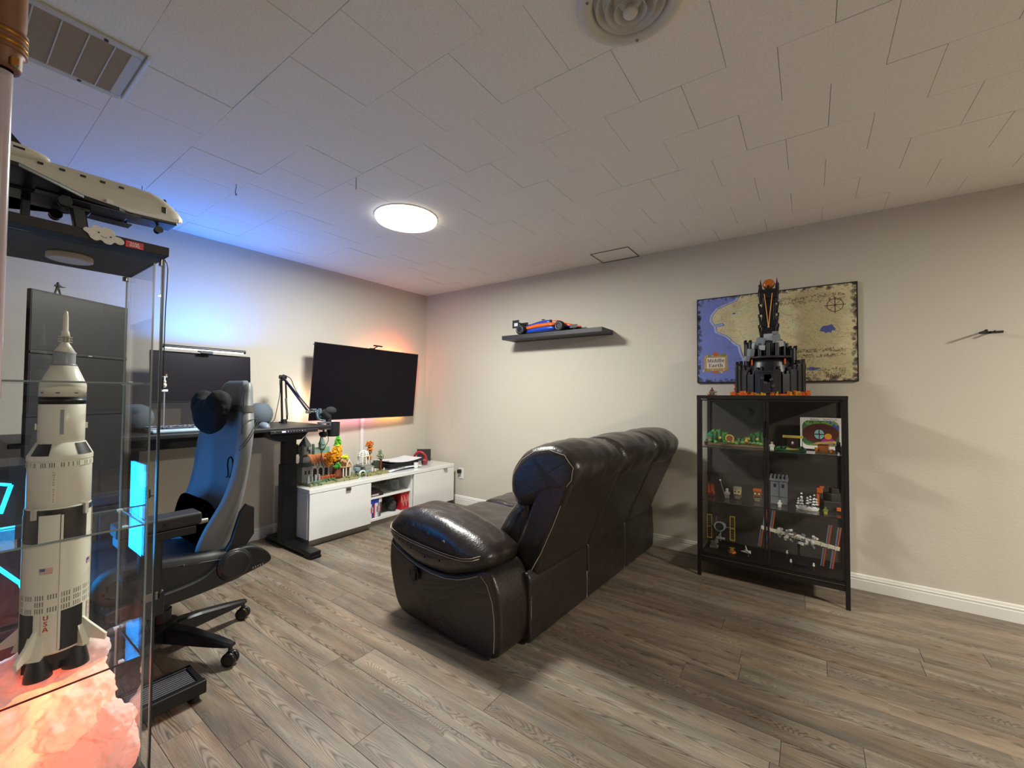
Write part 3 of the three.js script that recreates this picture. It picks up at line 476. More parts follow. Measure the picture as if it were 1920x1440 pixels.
// ---------- toy space shuttle on the case ----------
{
  const t = thing('toy_shuttle', 'white and black toy space shuttle on a black stand atop the display case', 'toy shuttle', [1.9, 1.63, 3.14]);
  const wh = mat(0xd9d4c4, 0.32), bk = mat(0x131216, 0.35), gy = mat(0x84878c, 0.35);
  // rings: half width, bottom, top along z (nose at -z)
  const prof = [[0.235, 0.04, 0.12, 0.212], [0.2, 0.043, 0.119, 0.216], [0.05, 0.043, 0.121, 0.219], [-0.1, 0.043, 0.127, 0.221], [-0.14, 0.042, 0.133, 0.22], [-0.17, 0.039, 0.14, 0.211], [-0.2, 0.03, 0.142, 0.194], [-0.222, 0.018, 0.146, 0.178], [-0.234, 0.006, 0.152, 0.165]];
  const rings = prof.map(([z, w, b, tp]) => { const r = []; for (let i = 0; i < 20; i++) { const a = i / 20 * Math.PI * 2 + Math.PI / 20, c = Math.cos(a), s = Math.sin(a), e = 0.45; const sx = Math.sign(c) * Math.pow(Math.abs(c), e), sy = Math.sign(s) * Math.pow(Math.abs(s), s > 0 ? 0.8 : 0.25); r.push([w * sx, (b + tp) / 2 + (tp - b) / 2 * sy, z]); } return r; });
  part('fuselage', loft(rings), wh, t);
  part('belly', [bx(0.094, 0.012, 0.32, 0, 0.117, 0.07, 0.004, [0.02, 0, 0]), bx(0.088, 0.012, 0.18, 0, 0.127, -0.12, 0.004, [0.06, 0, 0])], bk, t);
  const belly = canvasTex(64, 64, g => { g.fillStyle = '#17161b'; g.fillRect(0, 0, 64, 64); g.strokeStyle = '#6c7486'; g.lineWidth = 2; for (let i = 0; i < 8; i++) { g.strokeRect(i * 8, -2, 8, 70); g.strokeRect(-2, i * 8, 70, 8); } });
  belly.wrapS = belly.wrapT = THREE.RepeatWrapping; const bm = mat(0xffffff, 0.3, 0, { map: belly });
  for (const s of [-1, 1]) {
    part('wing', ex([[0.04, -0.1], [0.07, -0.06], [0.092, 0.02], [0.2, 0.15], [0.2, 0.205], [0.04, 0.225]], 0.012, 0.003).rotateX(Math.PI / 2).translate(0, 0.127, 0).scale(s, 1, 1), bk, t);
    part('wing_top', ex([[0.05, -0.08], [0.066, -0.05], [0.085, 0.03], [0.185, 0.152], [0.185, 0.2], [0.05, 0.215]], 0.004, 0.001).rotateX(Math.PI / 2).translate(0, 0.131, 0).scale(s, 1, 1), wh, t);
    part('belly_tiles', uvBox(bx(0.05, 0.002, 0.22, s * 0.05, 0.112, 0.0), 40), bm, t);
    part('chine', [bx(0.008, 0.013, 0.2, s * 0.045, 0.135, -0.115, 0.003, [0.06, 0, 0]), bx(0.014, 0.026, 0.016, s * 0.052, 0.134, -0.04, 0.002)], mat(0xf2f2f0, 0.3), t);
    part('engine_pod', sp(1, s * 0.03, 0.217, 0.165, 0.026, 0.02, 0.085, 24), wh, t);
    part('pod_vent', [bx(0.003, 0.006, 0.022, s * 0.054, 0.218, 0.14, 0.001), bx(0.003, 0.006, 0.014, s * 0.053, 0.219, 0.19, 0.001)], bk, t);
    for (let i = 0; i < 5; i++) part('side_slot', [bx(0.003, 0.006, 0.012, s * 0.0432, 0.198, 0.1 - i * 0.042, 0.001)], bk, t);
    const mg1 = part('landing_gear', [bar([s * 0.075, 0.135, 0.06], [s * 0.075, 0.1, 0.055], 0.004), bar([s * 0.075, 0.13, 0.035], [s * 0.075, 0.105, 0.055], 0.003)], gy, t);
    for (const d of [-1, 1]) part('wheel', cy(0.014, 0.014, 0.009, s * 0.075 + d * 0.009, 0.098, 0.055, 20, [0, 0, Math.PI / 2]), bk, mg1);
  }
  const ng = part('landing_gear', bar([0, 0.138, -0.165], [0, 0.112, -0.17], 0.004), gy, t);
  for (const d of [-1, 1]) part('wheel', cy(0.011, 0.011, 0.008, d * 0.007, 0.108, -0.171, 20, [0, 0, Math.PI / 2]), bk, ng);
  part('tail_fin', ex([[0.11, 0.215], [0.145, 0.232], [0.215, 0.345], [0.25, 0.35], [0.235, 0.225]], 0.012, 0.002).rotateY(-Math.PI / 2).translate(0.006, 0, 0), wh, t);
  part('fin_edge', ex([[0.104, 0.215], [0.116, 0.216], [0.222, 0.347], [0.212, 0.349], [0.142, 0.236]], 0.0145, 0.002).rotateY(-Math.PI / 2).translate(0.00725, 0, 0), bk, t);
  part('nose_window', [bx(0.044, 0.009, 0.014, 0, 0.204, -0.178, 0.002, [0.6, 0, 0]), bx(0.003, 0.02, 0.018, 0.0375, 0.168, -0.172, 0.001), bx(0.003, 0.02, 0.018, -0.0375, 0.168, -0.172, 0.001)], bk, t);
  part('rear_engine', [cy(0.014, 0.02, 0.03, 0, 0.195, 0.25, 20, [Math.PI / 2, 0, 0]), cy(0.014, 0.02, 0.03, 0.02, 0.16, 0.25, 20, [Math.PI / 2, 0, 0]), cy(0.014, 0.02, 0.03, -0.02, 0.16, 0.25, 20, [Math.PI / 2, 0, 0])], gy, t);
  part('pod_nozzles', [bx(0.05, 0.03, 0.03, 0, 0.222, 0.235, 0.006), sp(0.016, 0.038, 0.235, 0.19, 1, 0.8, 1.4, 12)], bk, t);
  const txt = canvasTex(256, 48, (g, w, h) => { g.fillStyle = '#d9d4c4'; g.fillRect(0, 0, w, h); g.fillStyle = '#2a2826'; g.font = 'bold 36px sans-serif'; g.textAlign = 'center'; g.fillText('United States', w / 2, 36); });
  part('lettering', new THREE.PlaneGeometry(0.052, 0.0095).rotateY(Math.PI / 2).translate(0.0438, 0.158, 0.085), mat(0xffffff, 0.35, 0, { map: txt }), t);
  part('stand', [bx(0.05, 0.006, 0.05, 0.02, 0.003, 0.01, 0.002), bx(0.03, 0.1, 0.03, 0.02, 0.055, 0.015, 0.004, [0.15, 0, 0]), bx(0.04, 0.03, 0.05, 0.015, 0.11, 0.02, 0.005), bx(0.05, 0.006, 0.06, -0.01, 0.003, 0.12, 0.002), bx(0.018, 0.12, 0.018, -0.01, 0.062, 0.12, 0.003)], bk, t);
}
// ---------- hanging tube with a wrapped grip ----------
{
  const t = thing('toy_light_sword', 'translucent white tube hanging point down from a brown wrapped grip, far left', 'toy sword', [2.578, 0, 3.347]);
  part('blade', la([[0.0001, 1.164], [0.006, 1.166], [0.0105, 1.172], [0.0128, 1.184], [0.0128, 1.73]], 28), mat(0xd9c9cd, 0.22, 0, { transmission: 0.45, thickness: 0, clearcoat: 0.6, clearcoatRoughness: 0.08 }), t);
  const lm = mat(0x7d5237, 0.5), br = mat(0xa9752f, 0.3, 0.7);
  part('grip', la([[0.0129, 1.735], [0.02, 1.735], [0.0225, 1.742], [0.0225, 1.76], [0.0255, 1.763], [0.0265, 1.785], [0.025, 1.8], [0.0265, 1.82], [0.0255, 1.99], [0.0235, 2.0], [0.0235, 2.02], [0.0001, 2.022]], 32), lm, t);
  for (let i = 0; i < 5; i++) part('grip_ring', la([[0.0255, 1.764 + i * 0.008], [0.0285, 1.766 + i * 0.008], [0.0285, 1.769 + i * 0.008], [0.0255, 1.771 + i * 0.008]], 32), i % 2 ? br : lm, t);
  part('guard', [bx(0.016, 0.014, 0.01, 0.02, 1.744, -0.012, 0.002)], br, t);
  part('hanger', [bar([0, 2.02, 0], [0, H, 0], 0.0015, 6), cy(0.012, 0.012, 0.006, 0, H - 0.003, 0, 16)], mat(0x8a8a88, 0.4, 0.8), t);
}
// ---------- standing desk ----------
const DH = 0.952;
{
  const t = thing('standing_desk', 'black standing desk with steel T leg along the left wall', 'desk', [0, 0, 0]);
  const bk = mat(0x1b191b, 0.5), st = mat(0x121114, 0.45, 0.3);
  part('desktop', bx(0.66, 0.026, 1.59, 0.365, DH - 0.013, 2.395, 0.006), bk, t);
  for (const z of [1.748, 2.7]) {
    const l = part('leg', [bx(0.075, 0.6, 0.11, 0.34, 0.34, z, 0.004), bx(0.062, 0.35, 0.095, 0.34, 0.76, z, 0.003)], st, t);
    part('foot', [bx(0.66, 0.03, 0.085, 0.43, 0.035, z, 0.006), bx(0.1, 0.02, 0.08, 0.12, 0.012, z, 0.003), bx(0.1, 0.02, 0.08, 0.72, 0.012, z, 0.003)], st, l);
    part('top_bracket', ex([[0.06, 0], [0.6, 0], [0.6, -0.02], [0.46, -0.06], [0.22, -0.06], [0.06, -0.02]], 0.06, 0.002).translate(0, DH - 0.028, z - 0.03), st, l);
  }
  part('crossbeam', [bx(0.05, 0.045, 1.3, 0.2, DH - 0.055, 2.35, 0.002), bx(0.05, 0.045, 1.3, 0.47, DH - 0.055, 2.35, 0.002)], st, t);
  part('cable_tray', bx(0.3, 0.07, 0.75, 0.4, DH - 0.065, 2.5, 0.006), st, t);
  part('motor_box', ex([[0, 0], [0.3, 0], [0.27, -0.05], [0.22, -0.075], [0.06, -0.07], [0.02, -0.03]], 0.12, 0.004).rotateY(-Math.PI / 2).translate(0.62, DH - 0.028, 1.73), st, t);
  const cp = part('control_panel', bx(0.028, 0.024, 0.34, 0.685, DH - 0.03, 1.88, 0.004), bk, t);
  part('display_light', bx(0.002, 0.009, 0.024, 0.7, DH - 0.028, 1.96), glow(0xdfe6ff, 3), cp);
  for (const [z, b] of [[2.02, 0], [1.93, 1], [1.91, 0], [1.89, 0], [1.87, 0], [1.85, 0], [1.83, 1], [1.81, 0]]) part('button_light', bx(0.002, 0.004, 0.005, 0.7, DH - 0.027, z), glow(0xcfd8ff, b ? 1.6 : 0.5), cp);
}
// monitor with light bar
{
  const q = new THREE.Matrix4().makeRotationY(Math.PI / 2 + 0.042).multiply(new THREE.Matrix4().makeRotationX(-0.071));
  const t = thing('computer_monitor', 'black flat computer monitor with light bar on the standing desk', 'monitor', [0.247, 1.297, 2.287]);
  t.quaternion.setFromRotationMatrix(q);
  part('bezel', bx(0.6, 0.34, 0.016, 0, 0, -0.01, 0.004), mat(0x0d0c10, 0.4), t);
  part('screen', bx(0.592, 0.328, 0.002, 0, 0.003, -0.0015), mat(0x0d0818, 0.36, 0, { specularIntensity: 0.5 }), t);
  part('rear_shell', bx(0.4, 0.24, 0.035, 0, -0.01, -0.034, 0.01), mat(0x0d0c10, 0.5), t);
  part('stand_neck', [bx(0.075, 0.33, 0.03, 0, -0.17, -0.05, 0.006)], mat(0x0c0c0e, 0.5), t);
  part('stand_foot', [ex([[-0.11, 0.06], [0, -0.1], [0.11, 0.06], [0.085, 0.075], [-0.085, 0.075]], 0.012, 0.003).rotateX(Math.PI / 2 + 0.071).translate(0, -0.328, -0.055)], mat(0x0c0c0e, 0.5), t);
  const lb = thing('monitor_light_bar', 'slim black light bar glowing white on top of the desk monitor', 'lamp', [0.262, 1.487, 2.287]);
  lb.quaternion.copy(t.quaternion);
  part('bar_body', [cy(0.0125, 0.0125, 0.5, 0, 0.008, 0, 20, [0, 0, Math.PI / 2]), bx(0.075, 0.026, 0.03, 0, 0.002, -0.03, 0.006)], mat(0x16151b, 0.35), lb);
  part('light_window', [bx(0.47, 0.009, 0.006, 0, -0.003, 0.0085, 0.002)], glow(0xe8f6ff, 2.4, 0xffffff), lb);
  part('clip', [bx(0.075, 0.02, 0.012, 0, -0.014, 0.006, 0.003)], mat(0x16151b, 0.4), lb);
  part('back_light', bx(0.46, 0.006, 0.004, 0, 0.012, -0.0135), glow(0x1f86ff, 2), lb);
  const l = new THREE.RectAreaLight(0xdcefff, 26, 0.46, 0.012); l.position.set(0, -0.012, 0.016); l.lookAt(0, -1, 0.35); lb.add(l);
}
// keyboard, mouse, speakers
{
  const t = thing('keyboard', 'black keyboard with pale lit keys behind the gaming chair', 'keyboard', [0.46, DH, 2.44]);
  part('case', bx(0.14, 0.018, 0.43, 0, 0.013, 0, 0.004, [0, 0, -0.06]), mat(0x1a1a1f, 0.5), t);
  const kc = [mat(0xb9c4d6, 0.5), mat(0x3a3d48, 0.5), mat(0x8d98ae, 0.5)], kg = new RoundedBoxGeometry(0.0165, 0.010, 0.0165, 1, 0.003), kw = new RoundedBoxGeometry(0.0165, 0.010, 0.036, 1, 0.003), ks = new RoundedBoxGeometry(0.0165, 0.010, 0.112, 1, 0.003);
  for (let r = 0; r < 6; r++) { let z = 0.2; for (let c = 0; z > -0.2 && c < 22; c++) { const w = r === 5 && c === 3 ? ks : (c === 0 && r > 1) || (c === 12 && r > 1) ? kw : kg, d = w === ks ? 0.115 : w === kw ? 0.039 : 0.0192; const m = part('keycap', w, r === 0 ? kc[c % 3 === 1 ? 0 : 2] : kc[(c * 7 + r * 3) % 5 ? 1 : 2], t); m.position.set(-0.052 + r * 0.0195, 0.028 - r * 0.0011, z - d / 2); z -= d; } }
  const wr = thing('wrist_rest', 'pale bluish wrist rest lying in front of the keyboard', 'wrist rest', [0.575, DH, 2.44]);
  part('rest', bx(0.08, 0.02, 0.43, 0, 0.0105, 0, 0.009), mat(0xa9c4d6, 0.45), wr);
  const m = thing('computer_mouse', 'grey computer mouse on the desk right of the gaming chair', 'mouse', [0.57, DH, 2.035]);
  part('shell', [new THREE.SphereGeometry(1, 28, 12, 0, Math.PI * 2, 0, Math.PI / 2).scale(0.06, 0.036, 0.032).translate(0, 0.002, 0), cy(1, 1, 0.002, 0, 0, 0, 28).scale(0.06, 1, 0.032).translate(0, 0.0011, 0)], mat(0x77828f, 0.35), m);
  part('scroll_wheel', cy(0.009, 0.009, 0.006, -0.036, 0.028, 0, 16, [Math.PI / 2, 0, 0]), mat(0x22252a, 0.5), m);
  const base = thing('smart_speaker', 'grey blue ball speaker at the right end behind the gaming chair', 'speaker', [0.26, DH, 1.93], 0, 'pair of ball speakers on the desk');
  part('fabric_ball', la([[0.0001, 0.002], [0.055, 0.003], [0.078, 0.03], [0.09, 0.075], [0.083, 0.115], [0.06, 0.15], [0.03, 0.165], [0.0001, 0.168]], 40), mat(0x5c6670, 0.9), base);
  part('base_ring', cy(0.056, 0.05, 0.004, 0, 0.002, 0, 32), mat(0x1c2126, 0.5), base);
  copyOf(base, [0.30, DH, 2.66], 0, 'grey blue ball speaker at the left end seen through the display case');
}
// small figures stuck on the monitor's lower left corner
{
  const t = thing('desk_figurine', 'small white figurine with gold detail before the monitor by the case edge', 'figurine', [0.5, DH, 2.575]);
  part('pole', [cy(0.02, 0.022, 0.008, 0, 0.004, 0, 16), cy(0.004, 0.004, 0.24, 0, 0.125, 0, 10)], mat(0xb9bec4, 0.3, 0.6), t);
  part('plinth', bx(0.025, 0.014, 0.03, 0, 0.252, 0, 0.002), mat(0xe8e8e4, 0.5), t);
  part('body', [sp(0.011, 0, 0.285, 0, 1, 1.4, 1, 14), sp(0.008, 0.002, 0.306, 0, 1, 1, 1, 14), bx(0.008, 0.008, 0.026, 0, 0.335, 0, 0.003), bx(0.007, 0.03, 0.008, 0, 0.325, 0, 0.002)], mat(0xdcdcd6, 0.5), t);
  part('detail', [sp(0.006, 0.009, 0.28, 0.003, 1, 1, 1, 10), bx(0.006, 0.012, 0.008, 0.004, 0.345, -0.006, 0.002)], mat(0xa98c52, 0.4), t);
}
// microphone on a boom arm
{
  const t = thing('boom_arm', 'black jointed microphone boom arm clamped to the desk', 'microphone arm', [0.22, DH, 1.73]);
  const m = mat(0x1b1a22, 0.4, 0.3), s = mat(0xa7abb3, 0.3, 0.8);
  const e = [0.03, 0.37, 0.03], j = [0.13, 0.09, -0.13];
  part('base_clamp', [cy(0.022, 0.026, 0.03, 0, 0.016, 0, 20), bx(0.05, 0.012, 0.04, -0.02, 0.006, 0, 0.003)], m, t);
  part('lower_arm', [bar([-0.004, 0.03, 0.012], [e[0], e[1], e[2] + 0.012], 0.0085), bar([0.012, 0.03, -0.02], [e[0] + 0.01, e[1] - 0.03, e[2] - 0.018], 0.0065)], m, t);
  part('spring', [bar([0.014, 0.06, -0.02], [e[0] + 0.012, 0.2, e[2] - 0.022], 0.0085)], s, t);
  part('elbow', [cy(0.016, 0.016, 0.05, e[0], e[1], e[2], 20, [Math.PI / 2, 0, 0]), bx(0.03, 0.04, 0.035, e[0] + 0.008, e[1] - 0.01, e[2], 0.008)], m, t);
  part('upper_arm', [bar([e[0], e[1], e[2]], j, 0.0085), bar([e[0] + 0.015, e[1] - 0.01, e[2] - 0.005], [j[0] + 0.01, j[1] + 0.025, j[2] - 0.004], 0.0055)], mat(0x23264a, 0.35, 0.3), t);
  part('cable', tb([[e[0], e[1] + 0.02, e[2]], [0.07, 0.36, -0.01], [0.085, 0.29, -0.035], [0.11, 0.2, -0.08], [0.14, 0.13, -0.12], [0.2, 0.09, -0.15], [0.2, 0.03, -0.17], [0.23, 0.02, -0.2]], 0.0032, 40, 6), mat(0x30333d, 0.5), t);
  part('cable', tb([[e[0] - 0.01, e[1] - 0.02, e[2] + 0.02], [0.0, 0.25, 0.035], [-0.01, 0.12, 0.05], [-0.02, 0.02, 0.07], [-0.03, 0.006, 0.09]], 0.003, 30, 6), mat(0x30333d, 0.5), t);
  part('wrist_joint', [cy(0.013, 0.013, 0.035, ...j, 16, [Math.PI / 2, 0, 0]), bar(j, [j[0] + 0.035, j[1] + 0.004, j[2] - 0.06], 0.007), cy(0.006, 0.006, 0.05, j[0] + 0.02, j[1] + 0.02, j[2] - 0.03, 12, [Math.PI / 2, 0, 0])], s, t);
  const c = thing('microphone', 'dark foam covered microphone in a grey blue yoke at the desk end', 'microphone', [0.415, 1.03, 1.48], 0.3);
  part('yoke', [tb([[-0.045, 0.03, 0.05], [-0.05, -0.01, 0.052], [-0.03, -0.05, 0.04], [0.0, -0.06, 0.02], [0.01, -0.05, 0.0]], 0.008, 24, 8), bx(0.03, 0.075, 0.012, -0.028, 0.002, 0.045, 0.005)], mat(0x6f8794, 0.45, 0.2), c);
  part('body', [cy(0.03, 0.033, 0.07, 0, -0.01, 0.015, 24, [0.7, 0, 0.4]), cy(0.02, 0.024, 0.06, 0.012, -0.055, -0.01, 20)], mat(0x17171b, 0.5), c);
  part('foam_cover', sp(1, 0.012, 0.02, -0.035, 0.037, 0.034, 0.052, 24), mat(0x2c2e31, 1), c);
}
// clamp, cup holder, spool with hanging cable
{
  const t = thing('cup_holder', 'black clamp-on cup holder hanging at the right end of the desk', 'cup holder', [0.55, 0.885, 1.50]);
  part('cup', la([[0.0001, -0.035], [0.044, -0.035], [0.048, -0.03], [0.05, 0.078], [0.047, 0.078], [0.045, -0.028], [0.0001, -0.028]], 36), mat(0x161417, 0.5), t);
  part('clamp', [bx(0.05, 0.012, 0.09, 0.02, 0.078, 0.09, 0.003), bx(0.05, 0.012, 0.08, 0.02, 0.03, 0.085, 0.003), bx(0.05, 0.055, 0.012, 0.02, 0.052, 0.052, 0.003)], mat(0x8f9298, 0.3, 0.8), t);
  part('clamp_screw', [cy(0.007, 0.007, 0.05, 0.03, 0.015, 0.1, 12), la([[0.0001, -0.035], [0.018, -0.033], [0.032, -0.018], [0.034, 0], [0.026, 0.008], [0.0001, 0.009]], 24, 0.03, -0.0, 0.1)], mat(0x1b1a1d, 0.35, 0.3), t);
  const w = thing('hanging_cable', 'thin black cable looping down from the desk end clamp', 'cable', [0.58, 0.86, 1.60]);
  part('loop', tb([[0.02, 0.02, 0.03], [0.02, -0.04, 0.04], [0.0, -0.1, 0.02], [-0.005, -0.135, 0.012], [0.0, -0.18, 0.02], [0.01, -0.23, 0.0]], 0.0025, 30, 6), mat(0x17161a, 0.5), w);
  part('loop', tb([[0.02, 0.02, -0.02], [0.02, -0.03, -0.03], [0.005, -0.09, -0.01], [-0.005, -0.135, 0.01], [-0.005, -0.19, 0.0], [0.005, -0.24, -0.03]], 0.0025, 30, 6), mat(0x17161a, 0.5), w);
}
// ---------- gaming chair ----------
{
  const t = thing('gaming_chair', 'grey high-backed gaming chair with omega mark, turned away from the desk', 'chair', [1.28, 0, 2.763]);
  const grainB = dataTex(256, 256, (x, y) => grey(128 + 110 * fbm(x / 5, y / 5, 3.3, 3)), false); grainB.repeat.set(6, 6);
  const hide = mat(0xffffff, 0.5, 0, { bumpMap: grainB, bumpScale: 0.001 }); hide.color.setRGB(0.16, 0.165, 0.17);
  const seatM = mat(0x1d1d20, 0.55), bk = mat(0x131315, 0.45), velvet = mat(0x050506, 0.95);
  // [y, front edge b, rear b, half width, bolster depth]
  const B = [[0.44, -0.06, -0.2, 0.19, 0.05], [0.5, -0.06, -0.215, 0.2, 0.07], [0.58, -0.085, -0.24, 0.22, 0.085], [0.7, -0.145, -0.26, 0.245, 0.075], [0.8, -0.172, -0.272, 0.262, 0.065], [0.9, -0.185, -0.28, 0.275, 0.055], [0.97, -0.192, -0.288, 0.272, 0.045], [1.04, -0.208, -0.298, 0.248, 0.035], [1.1, -0.226, -0.306, 0.205, 0.02], [1.16, -0.242, -0.312, 0.168, 0.012], [1.22, -0.256, -0.316, 0.145, 0.008], [1.247, -0.266, -0.314, 0.125, 0.004], [1.255, -0.278, -0.305, 0.1, 0.001]];
  const ss = x => { x = Math.max(0, Math.min(1, x)); return x * x * (3 - 2 * x); };
  const ringAt = ([y, bf, br, w, d], k) => { const r = []; for (let i = 0; i <= 20; i++) { const s = -1 + i / 10; r.push([w * s * (0.97), y, bf - d * (1 - ss((Math.abs(s) - 0.5) / 0.42)) - 0.02 * ss((Math.abs(s) - 0.88) / 0.12)]); } for (let i = 0; i <= 12; i++) { const s = 1 - i / 6; r.push([w * s, y, br + (bf - br) * 0.5 * ss((Math.abs(s) - 0.7) / 0.3)]); } return r; };
  const yy = B.map(b => b[0]), at = y => { let i = 0; while (i < B.length - 2 && B[i + 1][0] < y) i++; const f = (y - B[i][0]) / (B[i + 1][0] - B[i][0]); return B[i].map((v, k) => v + (B[i + 1][k] - v) * f); };
  const rings = []; for (let i = 0; i <= 60; i++) { const y = yy[0] + (yy[yy.length - 1] - yy[0]) * (i / 60); const c = at(y), a = at(Math.max(yy[0], y - 0.025)), b = at(Math.min(yy[yy.length - 1], y + 0.025)); const m = c.map((v, k) => (i > 56 || !k) ? v : (v * 2 + a[k] + b[k]) / 4); m[0] = y; rings.push(ringAt(m)); }
  part('backrest', loft(rings), hide, t);
  // seams on the left side bolster
  const side = (pts, r = 0.0018) => tb(pts.map(([y, f]) => { const c = at(y); return [c[3] * 1.003, y, c[2] + (c[1] - c[2]) * f]; }), r, 30, 5);
  const sm = mat(0x2b2c2e, 0.7);
  part('seam', side([[1.06, 0.95], [1.065, 0.5], [1.07, 0.1]]), sm, t);
  part('seam', side([[1.06, 0.15], [1.0, 0.45], [0.95, 0.75], [0.93, 0.98]]), sm, t);
  part('seam', side([[1.07, 0.2], [1.01, 0.5], [0.96, 0.8], [0.945, 0.98]]), sm, t);
  part('seam', tb([1.235, 1.18, 1.12, 1.06, 1.0].map(y => { const c = at(y); return [c[3] * 0.93, y, c[1] - 0.012]; }), 0.002, 30, 5), sm, t);
  // omega mark
  const zf = y => { const c = at(y); return c[1] - c[4] + 0.003; };
  part('omega_mark', [tb([[-0.03, 0.775], [-0.012, 0.777], [-0.018, 0.80], [-0.03, 0.83], [-0.026, 0.86], [0.0, 0.875], [0.026, 0.86], [0.03, 0.83], [0.018, 0.80], [0.012, 0.777], [0.03, 0.775]].map(([x, y]) => [x + 0.06, y, zf(y)]), 0.0032, 60, 6), tb([[0.125, 0.8], [0.128, 0.83], [0.135, 0.86], [0.15, 0.875]].map(([x, y]) => [x, y, zf(y) + 0.006]), 0.0025, 20, 6)], mat(0x0a1422, 0.6), t);
  // lumbar pillow
  part('lumbar_pillow', pillow([[-0.125, 0.5], [-0.135, 0.6], [-0.1, 0.68], [-0.06, 0.70], [-0.03, 0.62], [-0.03, 0.53], [-0.07, 0.48]].map(([z, y]) => [z - 0.035, y]), -0.15, 0.15, 0.05, { N: 40 }).rotateY(Math.PI / 2).scale(1, 1, -1).scale(1, 1, -1).applyMatrix4(new THREE.Matrix4().set(1, 0, 0, 0, 0, 1, 0, 0, 0, 0, -1, 0, 0, 0, 0, 1)), velvet, t);
  // plush head pillow
  part('head_pillow', isoMesh((x, y, z) => { const e = (cx, cy_, cz, a, b, c) => (Math.hypot((x - cx) / a, (y - cy_) / b, (z - cz) / c) - 1) * Math.min(a, b, c); let d = e(0, 1.085, -0.165, 0.125, 0.092, 0.062); d = smin(d, e(-0.095, 1.145, -0.17, 0.05, 0.06, 0.05), 0.035); d = smin(d, e(0.095, 1.145, -0.17, 0.05, 0.06, 0.05), 0.035); return -(d - 0.003 * noise(x * 40, y * 40, z * 40)); }, [-0.18, 0.96, -0.26], [0.18, 1.24, -0.07], 54), velvet, t);
  const stR = y => { const c = at(y); return ringAt(c).map(([x, , z]) => [x * 1.018, y, z + (z > (c[1] + c[2]) / 2 ? 0.003 : -0.003)]); };
  part('pillow_strap', loft([stR(1.10).map((p, i) => [p[0], p[1] + 0.0, p[2]]), stR(1.132)], true, false), mat(0x3a382f, 0.8), t);
  // seat
  part('seat_cushion', [pillow([[-0.2, 0.4], [-0.22, 0.46], [0.0, 0.475], [0.2, 0.485], [0.28, 0.47], [0.31, 0.43], [0.28, 0.395], [0.0, 0.39]], -0.2, 0.2, 0.03, { N: 44 }).applyMatrix4(new THREE.Matrix4().set(0, 0, -1, 0, 0, 1, 0, 0, 1, 0, 0, 0, 0, 0, 0, 1))], seatM, t);
  for (const s of [-1, 1]) part('seat_bolster', pillow([[-0.2, 0.37], [-0.22, 0.47], [-0.1, 0.49], [0.15, 0.52], [0.25, 0.5], [0.28, 0.43], [0.22, 0.38]], -0.045, 0.045, 0.035, { N: 44 }).applyMatrix4(new THREE.Matrix4().set(0, 0, -1, s * 0.225, 0, 1, 0, 0, 1, 0, 0, 0, 0, 0, 0, 1)), seatM, t);
  part('seat_pan', [bx(0.5, 0.06, 0.46, 0, 0.36, 0.02, 0.02), bx(0.22, 0.07, 0.3, 0, 0.31, 0.0, 0.015)], bk, t);
  for (const s of [-1, 1]) {
    const br = part('recline_bracket', [ex([[0.24, 0.335], [0.12, 0.33], [-0.08, 0.34], [-0.24, 0.365], [-0.335, 0.395], [-0.325, 0.43], [-0.27, 0.475], [-0.2, 0.487], [-0.13, 0.455], [-0.05, 0.405], [0.1, 0.385], [0.24, 0.375]], 0.05, 0.008, true).rotateY(-Math.PI / 2).translate(s * 0.265 + 0.025, 0, 0)], bk, t);
    part('pivot_cover', [la([[0.0001, 0.012], [0.05, 0.011], [0.058, 0.006], [0.062, 0], [0.062, -0.01]], 36).rotateZ(-s * Math.PI / 2).translate(s * 0.298, 0.425, -0.175), la([[0.058, 0.008], [0.066, 0.006], [0.07, -0.002], [0.066, -0.01]], 36).rotateZ(-s * Math.PI / 2).translate(s * 0.294, 0.425, -0.175)], mat(0x1c1b1e, 0.4), br);
    part('bracket_arm', ex([[-0.13, 0.44], [-0.21, 0.45], [-0.27, 0.53], [-0.268, 0.655], [-0.235, 0.675], [-0.21, 0.64], [-0.175, 0.52]], 0.03, 0.006).rotateY(-Math.PI / 2).translate(s * 0.245 + 0.015, 0, 0), bk, br);
    if (s > 0) part('bracket_lettering', [0, 1, 2, 3, 4].map(i => bx(0.001, 0.009, 0.005, 0.3, 0.386 + 0.001 * i, -0.25 - i * 0.0105, 0, [0.2 * (i % 2), 0, 0])), mat(0x8b8d92, 0.4, 0.5), br);
    // armrest
    const A = part('armrest_pad', bx(0.1, 0.05, 0.26, s * 0.335, 0.685, 0.11, 0.012), mat(0x19181b, 0.6), t);
    part('pad_carrier', bx(0.085, 0.035, 0.235, s * 0.335, 0.642, 0.115, 0.006), mat(0x1a191b, 0.4, 0.3), A);
    part('pad_screw', cy(0.008, 0.008, 0.004, s * 0.387, 0.68, 0.1, 14, [0, 0, Math.PI / 2]), mat(0x2a2a2c, 0.3, 0.6), A);
    part('pad_button', [cy(0.011, 0.009, 0.03, s * 0.36, 0.665, -0.03, 16, [Math.PI / 2, 0, 0])], mat(0x8b8880, 0.35, 0.6), A);
    part('armrest_post', [bx(0.04, 0.24, 0.07, s * 0.325, 0.51, 0.13, 0.008), bx(0.05, 0.1, 0.09, s * 0.32, 0.375, 0.13, 0.01), bx(0.12, 0.03, 0.07, s * 0.27, 0.34, 0.13, 0.006)], bk, t);
    part('height_button', bx(0.006, 0.03, 0.045, s * 0.346, 0.41, 0.13, 0.002), mat(0x6d6a62, 0.3, 0.7), t);
  }
  // base
  part('gas_lift', [cy(0.026, 0.026, 0.16, 0, 0.22, 0, 24), cy(0.034, 0.034, 0.09, 0, 0.165, 0, 24)], bk, t);
